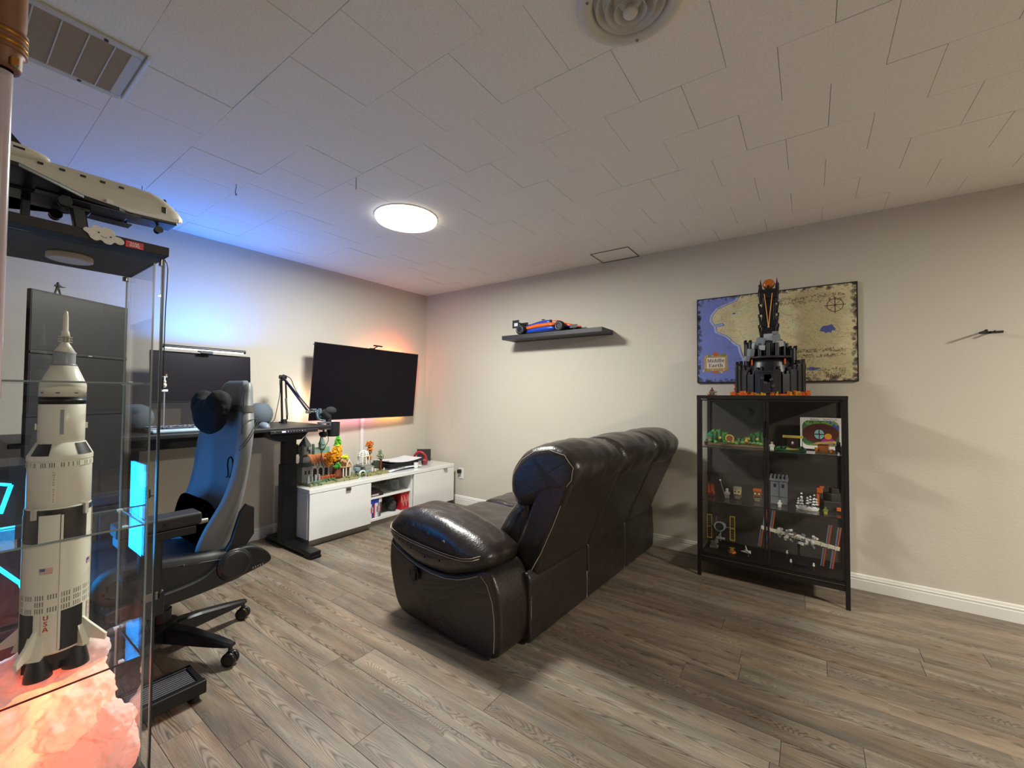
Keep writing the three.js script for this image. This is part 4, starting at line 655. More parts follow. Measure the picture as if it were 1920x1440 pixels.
  const star = part('star_base', cy(0.055, 0.045, 0.075, 0, 0.12, 0, 28), bk, t);
  for (const a of [-26, -98, 46, 118, 190]) {
    const g = loft([[0.03, 0.034, 0.075, 0.145], [0.15, 0.03, 0.077, 0.135], [0.28, 0.026, 0.08, 0.115], [0.345, 0.021, 0.082, 0.103], [0.37, 0.014, 0.084, 0.098]].map(([x, w, b, tp]) => [[x, b, -w * 0.9], [x, tp - 0.008, -w], [x, tp, -w * 0.6], [x, tp, w * 0.6], [x, tp - 0.008, w], [x, b, w * 0.9]])).toNonIndexed(); g.computeVertexNormals();
    part('base_arm', g.rotateY(-a * R), mat(0x17171a, 0.35), star);
    const cx = 0.357 * Math.cos(a * R), cz = 0.357 * Math.sin(a * R), ya = 0.9 + a * 0.13;
    const cas = part('caster', [cy(0.009, 0.009, 0.04, cx, 0.075, cz, 12), bx(0.03, 0.03, 0.014, 0, 0.045, 0, 0.005).rotateY(ya).translate(cx, 0.0, cz)], mat(0x1a1a1c, 0.35), t);
    for (const d of [-1, 1]) part('caster_wheel', la([[0.0001, -0.009], [0.022, -0.01], [0.029, -0.007], [0.0305, 0.0], [0.029, 0.007], [0.02, 0.009], [0.0001, 0.008]], 28).rotateX(Math.PI / 2).translate(0, 0.0305, d * 0.0125).rotateY(ya).translate(cx, 0, cz), mat(0x111113, 0.3), cas);
  }
}
// footrest / pedal plate
{
  const t = thing('foot_rest', 'low black footrest with ribbed mat beside the gaming chair base', 'footrest', [1.655, 0, 2.862]);
  const m = mat(0x131214, 0.4, 0.2);
  part('frame', [bx(0.026, 0.05, 0.235, 0.087, 0.05, 0, 0.004), bx(0.02, 0.035, 0.235, -0.067, 0.05, 0, 0.004), bx(0.15, 0.035, 0.02, 0, 0.05, -0.107, 0.003), bx(0.15, 0.035, 0.02, 0, 0.05, 0.107, 0.003)], m, t);
  part('tread', bx(0.15, 0.012, 0.2, 0.005, 0.052, 0, 0.002), mat(0x242427, 0.7), t);
  for (let i = 0; i < 9; i++) part('rib', bx(0.007, 0.006, 0.19, -0.05 + i * 0.014, 0.06, 0, 0.002), mat(0x4a4b50, 0.6), t);
  for (const [x, z] of [[0.078, -0.085], [0.078, 0.095], [-0.065, -0.085], [-0.065, 0.095]]) part('rubber_foot', cy(0.014, 0.017, 0.03, x, 0.016, z, 16), m, t);
}
// ---------- things behind the display case ----------
{
  const t = thing('second_monitor', 'tall black monitor tower with maker mark behind the display case', 'monitor', [0.835, 0, 2.977], 121.3 * R);
  part('bezel', [bx(0.424, 0.56, 0.02, 0, 1.36, -0.012, 0.004)], mat(0x0c0a0c, 0.6), t);
  part('screen', bx(0.412, 0.255, 0.002, 0, 1.503, -0.0018), mat(0x0d0b0f, 0.5), t);
  part('chin', bx(0.42, 0.012, 0.006, 0, 1.366, 0, 0.002), mat(0x1b1b1f, 0.5), t);
  const tx = canvasTex(128, 32, (g, w, h) => { g.fillStyle = '#1b1b1f'; g.fillRect(0, 0, w, h); g.fillStyle = '#c9cbd0'; g.font = 'bold 26px sans-serif'; g.textAlign = 'center'; g.fillText('ASUS', w / 2, 25); });
  part('maker_mark', new THREE.PlaneGeometry(0.036, 0.009).translate(0.03, 1.366, 0.0035), mat(0xffffff, 0.4, 0, { map: tx }), t);
  part('lower_screen', bx(0.412, 0.255, 0.002, 0, 1.225, -0.0018), mat(0x09080a, 0.5), t);
  part('stand_board', bx(0.42, 1.08, 0.02, 0, 0.56, -0.016, 0.004), mat(0x0c0b0d, 0.6), t);
  part('floor_plate', bx(0.42, 0.02, 0.16, 0, 0.011, -0.04, 0.004), mat(0x0c0b0d, 0.6), t);
  const f = thing('toy_figure', 'tiny dark toy figure with a rifle standing on the tall monitor', 'figurine', [0.86, 1.641, 3.07], 121.3 * R);
  part('figure_body', isoMesh((x, y, z) => { const cap = (a, b, r0, r1) => { const ax = b[0] - a[0], ay = b[1] - a[1], az = b[2] - a[2], tt = Math.max(0, Math.min(1, ((x - a[0]) * ax + (y - a[1]) * ay + (z - a[2]) * az) / (ax * ax + ay * ay + az * az))); return Math.hypot(x - a[0] - ax * tt, y - a[1] - ay * tt, z - a[2] - az * tt) - r0 - (r1 - r0) * tt; }; let d = cap([0, 0.027, 0], [0, 0.04, 0], 0.006, 0.0085); d = smin(d, cap([0, 0.05, 0], [0, 0.053, 0], 0.0045, 0.0045), 0.003); for (const s of [-1, 1]) { d = smin(d, cap([s * 0.004, 0.026, 0], [s * 0.011, 0.003, 0], 0.0042, 0.0032), 0.003); d = smin(d, cap([s * 0.008, 0.042, 0], [s * 0.015, 0.036, 0.004], 0.0035, 0.003), 0.003); } d = smin(d, cap([0.008, 0.035, 0.006], [0.024, 0.038, 0.008], 0.002, 0.0018), 0.002); return -d; }, [-0.02, -0.002, -0.012], [0.03, 0.062, 0.016], 40), mat(0x2a2a2c, 0.6), f);
  const b = thing('dark_bookcase', 'dark brown wooden bookcase behind the display case with orange bricks on top', 'bookcase', [0.795, 0, 3.46]);
  const wm = mat(0x1c1410, 0.6);
  part('side', bx(0.34, 1.54, 0.02, 0, 0.77, -0.2), wm, b); part('side', bx(0.34, 1.54, 0.02, 0, 0.77, 0.2), wm, b); part('top', bx(0.36, 0.025, 0.44, 0, 1.5525, 0), wm, b); part('back', bx(0.01, 1.48, 0.4, -0.165, 0.75, 0), wm, b);
  for (const y of [0.06, 0.4, 0.76, 1.12]) part('shelf', bx(0.33, 0.02, 0.38, 0.005, y, 0), wm, b);
  part('door', bx(0.018, 1.5, 0.4, 0.175, 0.77, 0, 0.003), mat(0x17110e, 0.6), b);
  const o = thing('orange_brick_model', 'orange and white brick model on the dark bookcase', 'toy model', [0.87, 1.566, 3.34]);
  part('base', bx(0.18, 0.006, 0.16, 0, 0.003, 0), mat(0xd9d3c8, 0.5), o);
  part('orange_bricks', [bx(0.09, 0.014, 0.05, 0.02, 0.013, 0.02), bx(0.05, 0.012, 0.04, 0.03, 0.026, 0.03), bx(0.03, 0.01, 0.03, -0.05, 0.011, -0.03)], mat(0xd2622c, 0.4), o);
  // computer tower with cyan light lines
  const p = thing('computer_tower', 'dark computer tower with glowing cyan light lines behind the display case', 'computer', [1.16, 0.34, 3.37]);
  const cm = mat(0x0e1116, 0.4), cy1 = glow(0x12c8ff, 6);
  part('case', bx(0.3, 0.58, 0.4, 0, 0.29, 0, 0.006), cm, p);
  part('front_panel', bx(0.008, 0.56, 0.385, 0.152, 0.29, 0, 0.003), mat(0x141a22, 0.3), p);
  const L = (a, b2, r) => bar([0.158, a[0] - 0.34, a[1] - 3.37], [0.158, b2[0] - 0.34, b2[1] - 3.37], r, 8);
  part('light_line', [L([0.863, 3.26], [0.853, 3.222], 0.005), L([0.853, 3.222], [0.755, 3.244], 0.006)], cy1, p);
  part('light_line', [L([0.57, 3.25], [0.493, 3.194], 0.006), L([0.493, 3.194], [0.449, 3.152 + 0.03], 0.004)], cy1, p);
  part('light_panel', bx(0.1, 0.16, 0.004, 0.08, 0.42, -0.2, 0.001), glow(0x12b8ff, 1.4), p);
  const rl = new THREE.RectAreaLight(0x1a98ff, 14, 0.2, 0.4); rl.position.set(0.02, 0.33, -0.207); p.add(rl);
  const rl2 = new THREE.RectAreaLight(0x1aa8ff, 14, 0.12, 0.4); rl2.position.set(0.17, 0.33, -0.1); rl2.rotation.y = -Math.PI / 2; p.add(rl2);
  const du = thing('drawer_unit', 'low dark drawer unit under the glowing computer tower', 'drawer unit', [1.16, 0, 3.37]);
  part('carcass', bx(0.34, 0.335, 0.44, 0, 0.1675, 0, 0.004), mat(0x17171b, 0.5), du);
  for (const y of [0.09, 0.24]) { const d = part('drawer', bx(0.012, 0.135, 0.42, 0.176, y, 0, 0.003), mat(0x1c1c21, 0.5), du); part('drawer_pull', bx(0.012, 0.008, 0.1, 0.187, y + 0.04, 0, 0.002), mat(0x77797d, 0.3, 0.8), d); }
}
// ---------- print on the wall ----------
{
  const tex = canvasTex(1400, 940, (g, w, h) => {
    let s2 = 11; const r = (a, b) => { s2 = (s2 * 16807) % 2147483647; return a + (b - a) * s2 / 2147483647; };
    g.fillStyle = '#d3c89f'; g.fillRect(0, 0, w, h);
    for (let i = 0; i < 900; i++) { g.fillStyle = `rgba(${r(120, 225)},${r(110, 205)},${r(80, 150)},0.05)`; g.beginPath(); g.ellipse(r(0, w), r(0, h), r(10, 110), r(6, 50), r(0, 3), 0, 6.3); g.fill(); }
    // sea on the left
    const coast = [[430, 0], [400, 60], [300, 95], [215, 130], [165, 190], [150, 250], [178, 300], [260, 290], [275, 315], [195, 325], [205, 380], [300, 430], [350, 480], [385, 520], [425, 545], [440, 620], [470, 700], [455, 800], [440, 860], [470, 940]];
    g.fillStyle = '#7480c6'; g.beginPath(); g.moveTo(0, 0); coast.forEach(p => g.lineTo(p[0] + r(-8, 8), p[1])); g.lineTo(0, h); g.closePath(); g.fill();
    g.strokeStyle = 'rgba(150,165,220,0.4)'; g.lineWidth = 2; for (let i = 0; i < 260; i++) { const x = r(10, 380), y = r(420, 930); g.beginPath(); g.arc(x, y, 9, 3.5, 5.9); g.stroke(); }
    for (let i = 0; i < 14; i++) { g.strokeStyle = `rgba(190,200,235,${0.10})`; g.lineWidth = 26 - i; g.beginPath(); coast.forEach((p, k) => k ? g.lineTo(p[0] - 12, p[1]) : g.moveTo(p[0], p[1])); g.stroke(); }
    g.strokeStyle = '#3c3350'; g.lineWidth = 4; g.beginPath(); coast.forEach((p, k) => k ? g.lineTo(p[0], p[1]) : g.moveTo(p[0], p[1])); g.stroke();
    const lake = (x, y, a, b) => { g.fillStyle = '#5a63ab'; g.beginPath(); for (let i = 0; i < 18; i++) { const t = i / 18 * 6.283, k = r(0.7, 1.2); g.lineTo(x + a * k * Math.cos(t), y + b * k * Math.sin(t)); } g.closePath(); g.fill(); };
    lake(1170, 430, 62, 42); lake(1055, 812, 56, 18); lake(370, 195, 16, 9);
    // hills, rivers, small lettering strokes
    for (let i = 0; i < 1500; i++) { const x = r(180, 1370), y = r(40, 900); if (x < 480 && y > 520) continue; g.strokeStyle = `rgba(60,44,30,${r(0.25, 0.6)})`; g.lineWidth = r(1, 2.4); g.beginPath(); g.moveTo(x, y); g.lineTo(x + r(4, 9), y - r(3, 10)); g.lineTo(x + r(9, 16), y + r(-2, 2)); g.stroke(); }
    for (let i = 0; i < 34; i++) { let x = r(250, 1300), y = r(80, 860), a = r(-0.6, 0.6); g.strokeStyle = 'rgba(70,54,38,0.6)'; g.lineWidth = 2; g.beginPath(); g.moveTo(x, y); for (let k = 0; k < 12; k++) { a += r(-0.5, 0.5); x += 14 * Math.cos(a); y += 14 * Math.sin(a); g.lineTo(x, y); } g.stroke(); }
    for (const [y0, n] of [[110, 120], [150, 90], [640, 190], [690, 120], [830, 110], [870, 90]]) for (let i = 0; i < n; i++) { const x = r(740, 1300), y = y0 + r(-16, 16); g.strokeStyle = 'rgba(48,34,22,0.7)'; g.lineWidth = 2; g.beginPath(); g.moveTo(x, y); g.lineTo(x + 6, y - 11); g.lineTo(x + 13, y); g.stroke(); }
    // compass
    g.strokeStyle = '#5a2f2c'; g.lineWidth = 6; g.beginPath(); g.arc(1232, 205, 62, 0, 6.3); g.stroke(); for (let i = 0; i < 8; i++) { g.lineWidth = i % 2 ? 3 : 7; g.beginPath(); g.moveTo(1232, 205); const q = i % 2 ? 58 : 80; g.lineTo(1232 + q * Math.cos(i * 0.785), 205 + q * Math.sin(i * 0.785)); g.stroke(); }
    // title plate
    g.fillStyle = '#b7935a'; g.fillRect(72, 640, 236, 168); g.fillStyle = '#8d7a3f'; for (let i = 0; i < 40; i++) { g.beginPath(); g.arc(r(62, 318), r(0, 1) < 0.5 ? r(625, 655) : r(795, 825), r(6, 14), 0, 6.3); g.fillStyle = ['#a98b4e', '#7d8246', '#b5714f', '#cbb07a'][i % 4]; g.fill(); }
    g.fillStyle = '#b5653f'; g.beginPath(); g.arc(190, 625, 26, 0, 6.3); g.fill(); g.fillStyle = '#b06a45'; g.beginPath(); g.ellipse(190, 826, 40, 16, 0, 0, 6.3); g.fill();
    g.fillStyle = '#d8d0c0'; g.fillRect(98, 664, 184, 118); g.fillStyle = '#5a2a3c'; g.textAlign = 'center'; g.font = 'bold 50px serif'; g.fillText('Middle', 190, 716); g.fillText('Earth', 190, 768);
    g.fillStyle = '#5a2f2c'; g.font = 'italic bold 44px serif'; g.fillText('Rhûn', 1210, 900);
    // burnt rim printed on the sheet
    for (let i = 0; i < 500; i++) { const e = Math.floor(r(0, 4)), d = Math.pow(r(0, 1), 2) * 40, x = e === 0 ? d : e === 1 ? w - d : r(0, w), y = e === 2 ? d : e === 3 ? h - d : r(0, h); g.fillStyle = `rgba(28,18,20,${0.28})`; g.beginPath(); g.arc(x, y, r(5, 22), 0, 6.3); g.fill(); }
    g.strokeStyle = '#1a1116'; g.lineWidth = 12; g.strokeRect(3, 3, w - 6, h - 6);
  });
  const t = thing('map_print', 'large parchment map canvas with blue sea hanging on the right wall', 'picture', [3.4595, 1.61, 0]);
  part('canvas', bx(0.946, 0.634, 0.018, 0, 0, 0.0105, 0.002), mat(0x2a2224, 0.8), t);
  part('printed_face', new THREE.PlaneGeometry(0.944, 0.632).translate(0, 0, 0.0198), mat(0xffffff, 0.8, 0, { map: tex }), t);
}
// ---------- black glass cabinet ----------
const CX = 3.057, CZ = 0.385;
{
  const t = thing('glass_cabinet', 'black metal glass-door cabinet full of toys against the right wall', 'cabinet', [CX, 0, 0.015]);
  const m = mat(0x1f1a19, 0.45, 0.2), W = 0.8, D = 0.37;
  part('top_panel', bx(W, 0.024, D, W / 2, 1.188, D / 2, 0.002), m, t);
  for (const x of [0.012, W - 0.012]) for (const z of [0.012, D - 0.012]) part('leg', bx(0.022, 1.176, 0.022, x, 0.588, z, 0.002), m, t);
  part('bottom_panel', bx(W - 0.03, 0.02, D - 0.02, W / 2, 0.135, D / 2), m, t);
  part('front_rail', bx(W - 0.046, 0.05, 0.016, W / 2, 0.125, D - 0.012, 0.002), m, t);
  part('rail_strip', bx(W - 0.046, 0.003, 0.004, W / 2, 0.135, D - 0.001), mat(0x6d6258, 0.3, 0.6), t);
  part('back_panel', bx(W - 0.04, 1.03, 0.006, W / 2, 0.66, 0.008), mat(0x3d3833, 0.7), t);
  for (const x of [0.012, W - 0.012]) part('side_glass', bx(0.004, 1.03, D - 0.046, x, 0.66, D / 2), glassMat, t);
  for (const y of [0.853, 0.497]) { const s = part('glass_shelf', bx(W - 0.05, 0.006, D - 0.05, W / 2, y, D / 2 - 0.006), glassMat, t); part('shelf_edge', bx(W - 0.05, 0.0064, 0.0015, W / 2, y, D - 0.0305), mat(0x2c3a34, 0.25), s); }
  for (const s of [-1, 1]) {
    const d = part('door', [bx(0.012, 1.018, 0.016, W / 2 + s * 0.008, 0.662, D - 0.01, 0.001), bx(0.366, 0.008, 0.016, W / 2 + s * 0.19, 1.168, D - 0.01), bx(0.366, 0.008, 0.016, W / 2 + s * 0.19, 0.157, D - 0.01), bx(0.008, 1.018, 0.016, W / 2 + s * 0.372, 0.662, D - 0.01)], m, t);
    part('door_glass', bx(0.362, 1.006, 0.004, W / 2 + s * 0.19, 0.662, D - 0.008), glassMat, d);
    part('handle', bx(0.012, 0.1, 0.016, W / 2 + s * 0.011, 0.992, D + 0.006, 0.003), mat(0x171413, 0.4, 0.3), d);
  }
}
// ---------- dark brick tower on the cabinet ----------
{
  const t = thing('toy_tower', 'dark brick-built tower toy with orange base and orange beacon on the cabinet', 'toy castle', [3.4665, 1.2, 0.2]);
  const bk = mat(0x15131a, 0.35), dk = mat(0x24222a, 0.4), gr = mat(0x7e868c, 0.45), lg = mat(0xaab0b2, 0.45), or = mat(0xc4581e, 0.4), yl = mat(0xb98a2a, 0.4), tr = mat(0xd9791a, 0.25, 0, { transmission: 0.3, thickness: 0 });
  const base = []; for (let i = 0; i < 70; i++) { const x = -0.205 + 0.41 * (i % 35) / 34, f = i < 35; const bh = rnd(0.012, 0.034); base.push(bx(rnd(0.012, 0.03), bh, rnd(0.02, 0.04), x, bh / 2 + 0.001, f ? rnd(0.1, 0.14) : rnd(-0.1, 0.08))); }
  stuff(part('lava_base', [bx(0.42, 0.012, 0.28, 0, 0.006, 0), ...base.filter((_, i) => i % 3)], or, t)); stuff(part('lava_crust', base.filter((_, i) => i % 3 === 0), yl, t));
  part('lava_slope', [...[0, 1, 2, 3, 4].map(i => bx(0.03, 0.05, 0.03, -0.185 + i * 0.006, 0.03 + i * 0.026, 0.02, 0, [0, i, 0.3]))], or, t);
  // outer walls: rows of upright wall blocks
  for (let i = 0; i < 13; i++) { const a = (-90 + i * 15) * R, x = 0.175 * Math.sin(a), z = 0.02 + 0.11 * Math.cos(a), h = 0.12 + (i % 2) * 0.03 + (Math.abs(i - 6) > 3 ? 0.045 : 0); part('wall_block', [bx(0.042, h, 0.04, x, 0.015 + h / 2, z, 0.002, [0, a, 0]), bx(0.012, 0.02, 0.02, x - 0.012, 0.02 + h, z, 0, [0, a, 0]), bx(0.012, 0.028, 0.02, x + 0.012, 0.02 + h, z, 0, [0, a, 0])], i % 3 ? bk : dk, t); }
  part('gate_house', [bx(0.085, 0.13, 0.03, -0.005, 0.08, 0.135, 0.003), bx(0.1, 0.012, 0.04, -0.005, 0.15, 0.135), bx(0.04, 0.07, 0.008, -0.005, 0.05, 0.153)], dk, t);
  for (const [x, y, z] of [[-0.03, 0.11, 0.153], [0.02, 0.1, 0.153], [-0.01, 0.08, 0.155], [0.03, 0.06, 0.154]]) part('rubble', bx(0.02, 0.016, 0.012, x, y, z, 0.002, [0, 0, x * 20]), mat(0x3a3a3e, 0.5), t);
  for (const x of [-0.09, -0.03, 0.03, 0.09]) part('torch', bx(0.009, 0.035, 0.009, x, 0.215, 0.1), or, t);
  part('drum', [la([[0.0001, 0.0], [0.15, 0.0], [0.145, 0.09], [0.125, 0.2], [0.12, 0.235], [0.0001, 0.235]], 16, 0, 0.01, 0)], bk, t);
  part('gallery', [la([[0.1, 0.236], [0.135, 0.238], [0.137, 0.252], [0.1, 0.256]], 24), la([[0.1, 0.218], [0.118, 0.218], [0.118, 0.224], [0.1, 0.226]], 24)], mat(0x3a3b41, 0.35, 0.2), t);
  for (let i = 0; i < 12; i++) { const a = i * 30 * R; part('column', cy(0.011, 0.012, 0.085, 0.095 * Math.sin(a), 0.295, 0.095 * Math.cos(a), 10), i % 2 ? dk : bk, t); }
  part('upper_drum', la([[0.0001, 0.25], [0.085, 0.25], [0.083, 0.34], [0.09, 0.345], [0.07, 0.365], [0.0001, 0.37]], 20), dk, t);
  for (const [x, y, z, w, h] of [[-0.085, 0.33, 0.05, 0.05, 0.04], [-0.1, 0.28, 0.075, 0.04, 0.05], [-0.04, 0.35, 0.075, 0.05, 0.05], [0.0, 0.375, 0.07, 0.05, 0.045], [0.04, 0.365, 0.07, 0.045, 0.05], [0.035, 0.4, 0.045, 0.03, 0.03], [-0.12, 0.24, 0.09, 0.035, 0.03], [-0.03, 0.31, 0.085, 0.035, 0.03], [0.06, 0.33, 0.065, 0.04, 0.035]]) part('grey_rock', bx(w, h, 0.03, x, y, z, 0.003, [0.3, x * 9, x * 4]), rnd() < 0.5 ? gr : lg, t);
  for (const [x, z, h] of [[-0.118, 0.05, 0.34], [0.128, 0.03, 0.29]]) { const tu = part('turret', [cy(0.022, 0.026, h, x, h / 2 + 0.01, z, 8)], bk, t); part('merlon', [0, 1, 2, 3].map(i => bx(0.013, 0.026, 0.013, x + 0.02 * Math.cos(i * 1.57 + 0.5), h + 0.012, z + 0.02 * Math.sin(i * 1.57 + 0.5), 0, [0, -i * 1.57, 0])), bk, tu); }
  // main shaft
  part('shaft', [bx(0.075, 0.33, 0.07, 0, 0.53, 0, 0.004), bx(0.1, 0.05, 0.09, 0, 0.39, 0, 0.004), bx(0.09, 0.04, 0.085, 0, 0.47, 0, 0.003), bx(0.095, 0.03, 0.08, 0, 0.565, 0, 0.003), bx(0.105, 0.05, 0.09, 0, 0.66, 0, 0.004)], bk, t);
  for (const s of [-1, 1]) { for (let i = 0; i < 4; i++) part('buttress', [bx(0.016, 0.055, 0.025, s * 0.046, 0.42 + i * 0.07, 0.03, 0.002, [0, 0, -s * 0.12]), bx(0.01, 0.02, 0.014, s * 0.054, 0.455 + i * 0.07, 0.034)], i % 2 ? dk : bk, t); part('glossy_rib', bx(0.009, 0.2, 0.008, s * 0.026, 0.56, 0.038, 0.002), mat(0x1b191d, 0.1, 0.2), t); part('gold_line', bar([s * 0.022, 0.665, 0.046], [0.001 * s, 0.45, 0.046], 0.0028), mat(0xc08a3a, 0.35, 0.4), t); }
  part('keystone', sp(0.006, 0, 0.446, 0.047, 1, 1, 1, 12), mat(0xd9b07a, 0.4), t);
  part('crown', [bx(0.115, 0.02, 0.095, 0, 0.685, 0, 0.003), ...[-1, 0, 1].flatMap(i => [bx(0.014, 0.03, 0.014, i * 0.045, 0.705, 0.038, 0.002), bx(0.014, 0.03, 0.014, i * 0.045, 0.705, -0.038, 0.002)])], bk, t);
  for (const s of [-1, 1]) part('crown_spire', [new THREE.ConeGeometry(0.014, 0.085, 6).translate(s * 0.046, 0.735, 0), bx(0.02, 0.05, 0.04, s * 0.048, 0.71, 0, 0.003)], mat(0x4a2430, 0.4), t);
  part('beacon', [new THREE.IcosahedronGeometry(0.036, 1).scale(1, 1, 0.5).translate(0, 0.733, 0.005)], tr, t);
}
{
  const t = thing('toy_figure', 'small reddish toy figure on a grey stand at the left of the cabinet top', 'figurine', [3.13, 1.2, 0.25]);
  part('stand', [bx(0.045, 0.008, 0.03, 0, 0.004, 0, 0.002), bx(0.03, 0.012, 0.024, 0, 0.014, 0, 0.003), bx(0.05, 0.008, 0.018, 0.004, 0.022, 0, 0.002)], mat(0x5c564e, 0.5), t);
  part('orange_tiles', [bx(0.012, 0.01, 0.02, -0.02, 0.006, 0.012), bx(0.012, 0.008, 0.012, 0.024, 0.005, 0.012)], mat(0xb9652e, 0.4), t);
  part('figure', [bx(0.014, 0.014, 0.01, 0, 0.034, 0, 0.002), cy(0.0055, 0.0055, 0.01, 0, 0.046, 0, 12), sp(0.006, 0, 0.05, 0, 1, 0.6, 1, 10), bx(0.005, 0.012, 0.008, 0.01, 0.033, 0, 0.002, [0, 0, 0.3]), bx(0.005, 0.012, 0.008, -0.01, 0.033, 0, 0.002, [0, 0, -0.3])], mat(0x6e2a20, 0.4), t);
}
// ---------- contents of the cabinet ----------
function miniFigure(name, label, pos, body, legs, head, extra, turn = 0, s = 1) {
  const t = thing(name, label, 'figurine', pos, turn, 'toy figures in the glass cabinet');
  part('legs', [bx(0.0075 * s, 0.014 * s, 0.009 * s, -0.0042 * s, 0.007 * s, 0, 0.001), bx(0.0075 * s, 0.014 * s, 0.009 * s, 0.0042 * s, 0.007 * s, 0, 0.001), bx(0.017 * s, 0.004 * s, 0.009 * s, 0, 0.015 * s, 0)], mat(legs, 0.4), t);
  part('torso', [loft([[0.0085, 0.017], [0.0065, 0.029]].map(([w, y]) => [[-w * s, y * s, -0.0045 * s], [w * s, y * s, -0.0045 * s], [w * s, y * s, 0.0045 * s], [-w * s, y * s, 0.0045 * s]])), bx(0.0045 * s, 0.012 * s, 0.006 * s, 0.0098 * s, 0.023 * s, 0.002 * s, 0.0015 * s, [0.3, 0, 0.2]), bx(0.0045 * s, 0.012 * s, 0.006 * s, -0.0098 * s, 0.023 * s, 0.002 * s, 0.0015 * s, [0.3, 0, -0.2])], mat(body, 0.4), t);
  part('head', [cy(0.0052 * s, 0.0052 * s, 0.0095 * s, 0, 0.0345 * s, 0, 14), cy(0.0025 * s, 0.0025 * s, 0.002 * s, 0, 0.04 * s, 0, 10)], mat(head, 0.4), t);
  part('headgear', [la([[0.0058, 0.0], [0.0064, 0.005], [0.0045, 0.009], [0.0001, 0.0098]].map(p => [p[0] * s, p[1] * s]), 14, 0, 0.0335 * s, 0)], mat(extra, 0.5), t);
  return t;
}
const S1 = 0.857, S2 = 0.5005, S3 = 0.1455;
{
  // green hillside row on the top shelf
  const t = thing('hill_model', 'long green brick hillside model with red blossoms on the top glass shelf', 'toy model', [3.257, S1, 0.17]);
  const g1 = mat(0x3c7a45, 0.5), g2 = mat(0x5c9a4e, 0.5), br = mat(0x7a4b32, 0.5), rd = mat(0xb2483a, 0.5), yl = mat(0xd1b13c, 0.5);
  part('base', bx(0.36, 0.014, 0.17, 0, 0.007, 0, 0.002), mat(0x6e5a3c, 0.6), t);
  const hill = []; for (let i = 0; i < 26; i++) { const x = -0.165 + 0.33 * i / 25, h = 0.05 + 0.03 * Math.sin(i * 0.31 + 0.4) + (i % 3) * 0.006; hill.push(bx(0.016, h, 0.06 + 0.02 * (i % 2), x, 0.012 + h / 2, -0.045, 0.002)); }
  stuff(part('hill', hill.filter((_, i) => i % 2), g1, t)); stuff(part('hill_light', hill.filter((_, i) => i % 2 === 0), g2, t));
  part('round_door', [cy(0.022, 0.022, 0.012, -0.03, 0.045, 0.005, 24, [Math.PI / 2, 0, 0])], br, t);
  part('door_arch', new THREE.TorusGeometry(0.024, 0.004, 8, 24).translate(-0.03, 0.045, 0.01), yl, t);
  part('small_house', [bx(0.03, 0.05, 0.03, -0.15, 0.035, 0.04, 0.002), ex([[-0.022, 0], [0.022, 0], [0, 0.03]], 0.034, 0.001).translate(-0.15, 0.06, 0.023)], mat(0x2f8a5e, 0.5), t);
  part('house_door', bx(0.014, 0.03, 0.003, -0.15, 0.035, 0.0565), mat(0xb2483a, 0.5), t);
  const bl = []; for (let i = 0; i < 30; i++) bl.push(sp(0.006, rnd(-0.02, 0.17), rnd(0.018, 0.035), rnd(0.0, 0.075), 1, 0.8, 1, 6)); stuff(part('blossoms', bl, rd, t));
  const sf = []; for (let i = 0; i < 8; i++) sf.push(cy(0.008, 0.008, 0.004, rnd(-0.1, 0.16), rnd(0.03, 0.06), rnd(0.0, 0.07), 10, [Math.PI / 2, 0, 0])); stuff(part('sunflowers', sf, yl, t));
  const bush = []; for (let i = 0; i < 16; i++) bush.push(sp(0.012, rnd(-0.16, 0.17), rnd(0.02, 0.03), rnd(0.03, 0.08), 1.1, 0.9, 1, 8)); stuff(part('bushes', bush, g2, t));
  const t2 = thing('garden_plate', 'low green plate model continuing the hillside on the top glass shelf', 'toy model', [3.56, S1, 0.2]);
  part('plate', bx(0.2, 0.006, 0.16, 0, 0.003, 0, 0.001), mat(0x2e5b3e, 0.5), t2);
  const bb = []; for (let i = 0; i < 16; i++) bb.push(sp(0.009, rnd(-0.09, 0.09), 0.012, rnd(-0.06, 0.06), 1.2, 0.9, 1, 8)); stuff(part('low_bushes', bb, mat(0x356b45, 0.5), t2));
  miniFigure('toy_figure', 'white robed toy figure by the middle post on the top glass shelf', [3.483, S1, 0.30], 0xd9d3c6, 0xe4dfd2, 0xd8b48c, 0x8e8a84, 0, 1.2);
  miniFigure('toy_figure', 'dark toy figure at the far left corner of the top glass shelf', [3.1, S1, 0.29], 0x3a2428, 0x2a2024, 0x6a4a3c, 0x271a1c);
  const sg = thing('sign_stand', 'small black display stand with yellow banner and seated white figure', 'display stand', [3.59, S1 + 0.006, 0.24]);
  part('plate', bx(0.07, 0.006, 0.05, 0, 0.003, 0, 0.001), mat(0xc9ad55, 0.5), sg);
  part('post', [bx(0.003, 0.075, 0.003, -0.05, 0.037, -0.02), bx(0.003, 0.075, 0.003, 0.05, 0.037, -0.02)], mat(0x1c1a18, 0.5), sg);
  const bt = canvasTex(256, 40, (g, w, h) => { g.fillStyle = '#cdb54e'; g.fillRect(0, 0, w, h); g.fillStyle = '#5d4f1c'; for (let i = 0; i < 14; i++) if (i !== 6) g.fillRect(34 + i * 14, 14, 9, 12); g.beginPath(); g.arc(14, 20, 6, 0, 6.3); g.arc(242, 20, 6, 0, 6.3); g.fill(); });
  part('banner', [bx(0.108, 0.015, 0.003, 0, 0.078, -0.018)], mat(0xcdb54e, 0.5), sg); part('banner_print', new THREE.PlaneGeometry(0.107, 0.0145).translate(0, 0.078, -0.0163), mat(0xffffff, 0.5, 0, { map: bt }), sg);
  part('backdrop', bx(0.06, 0.06, 0.006, 0, 0.036, -0.022), mat(0x2a1715, 0.5), sg);
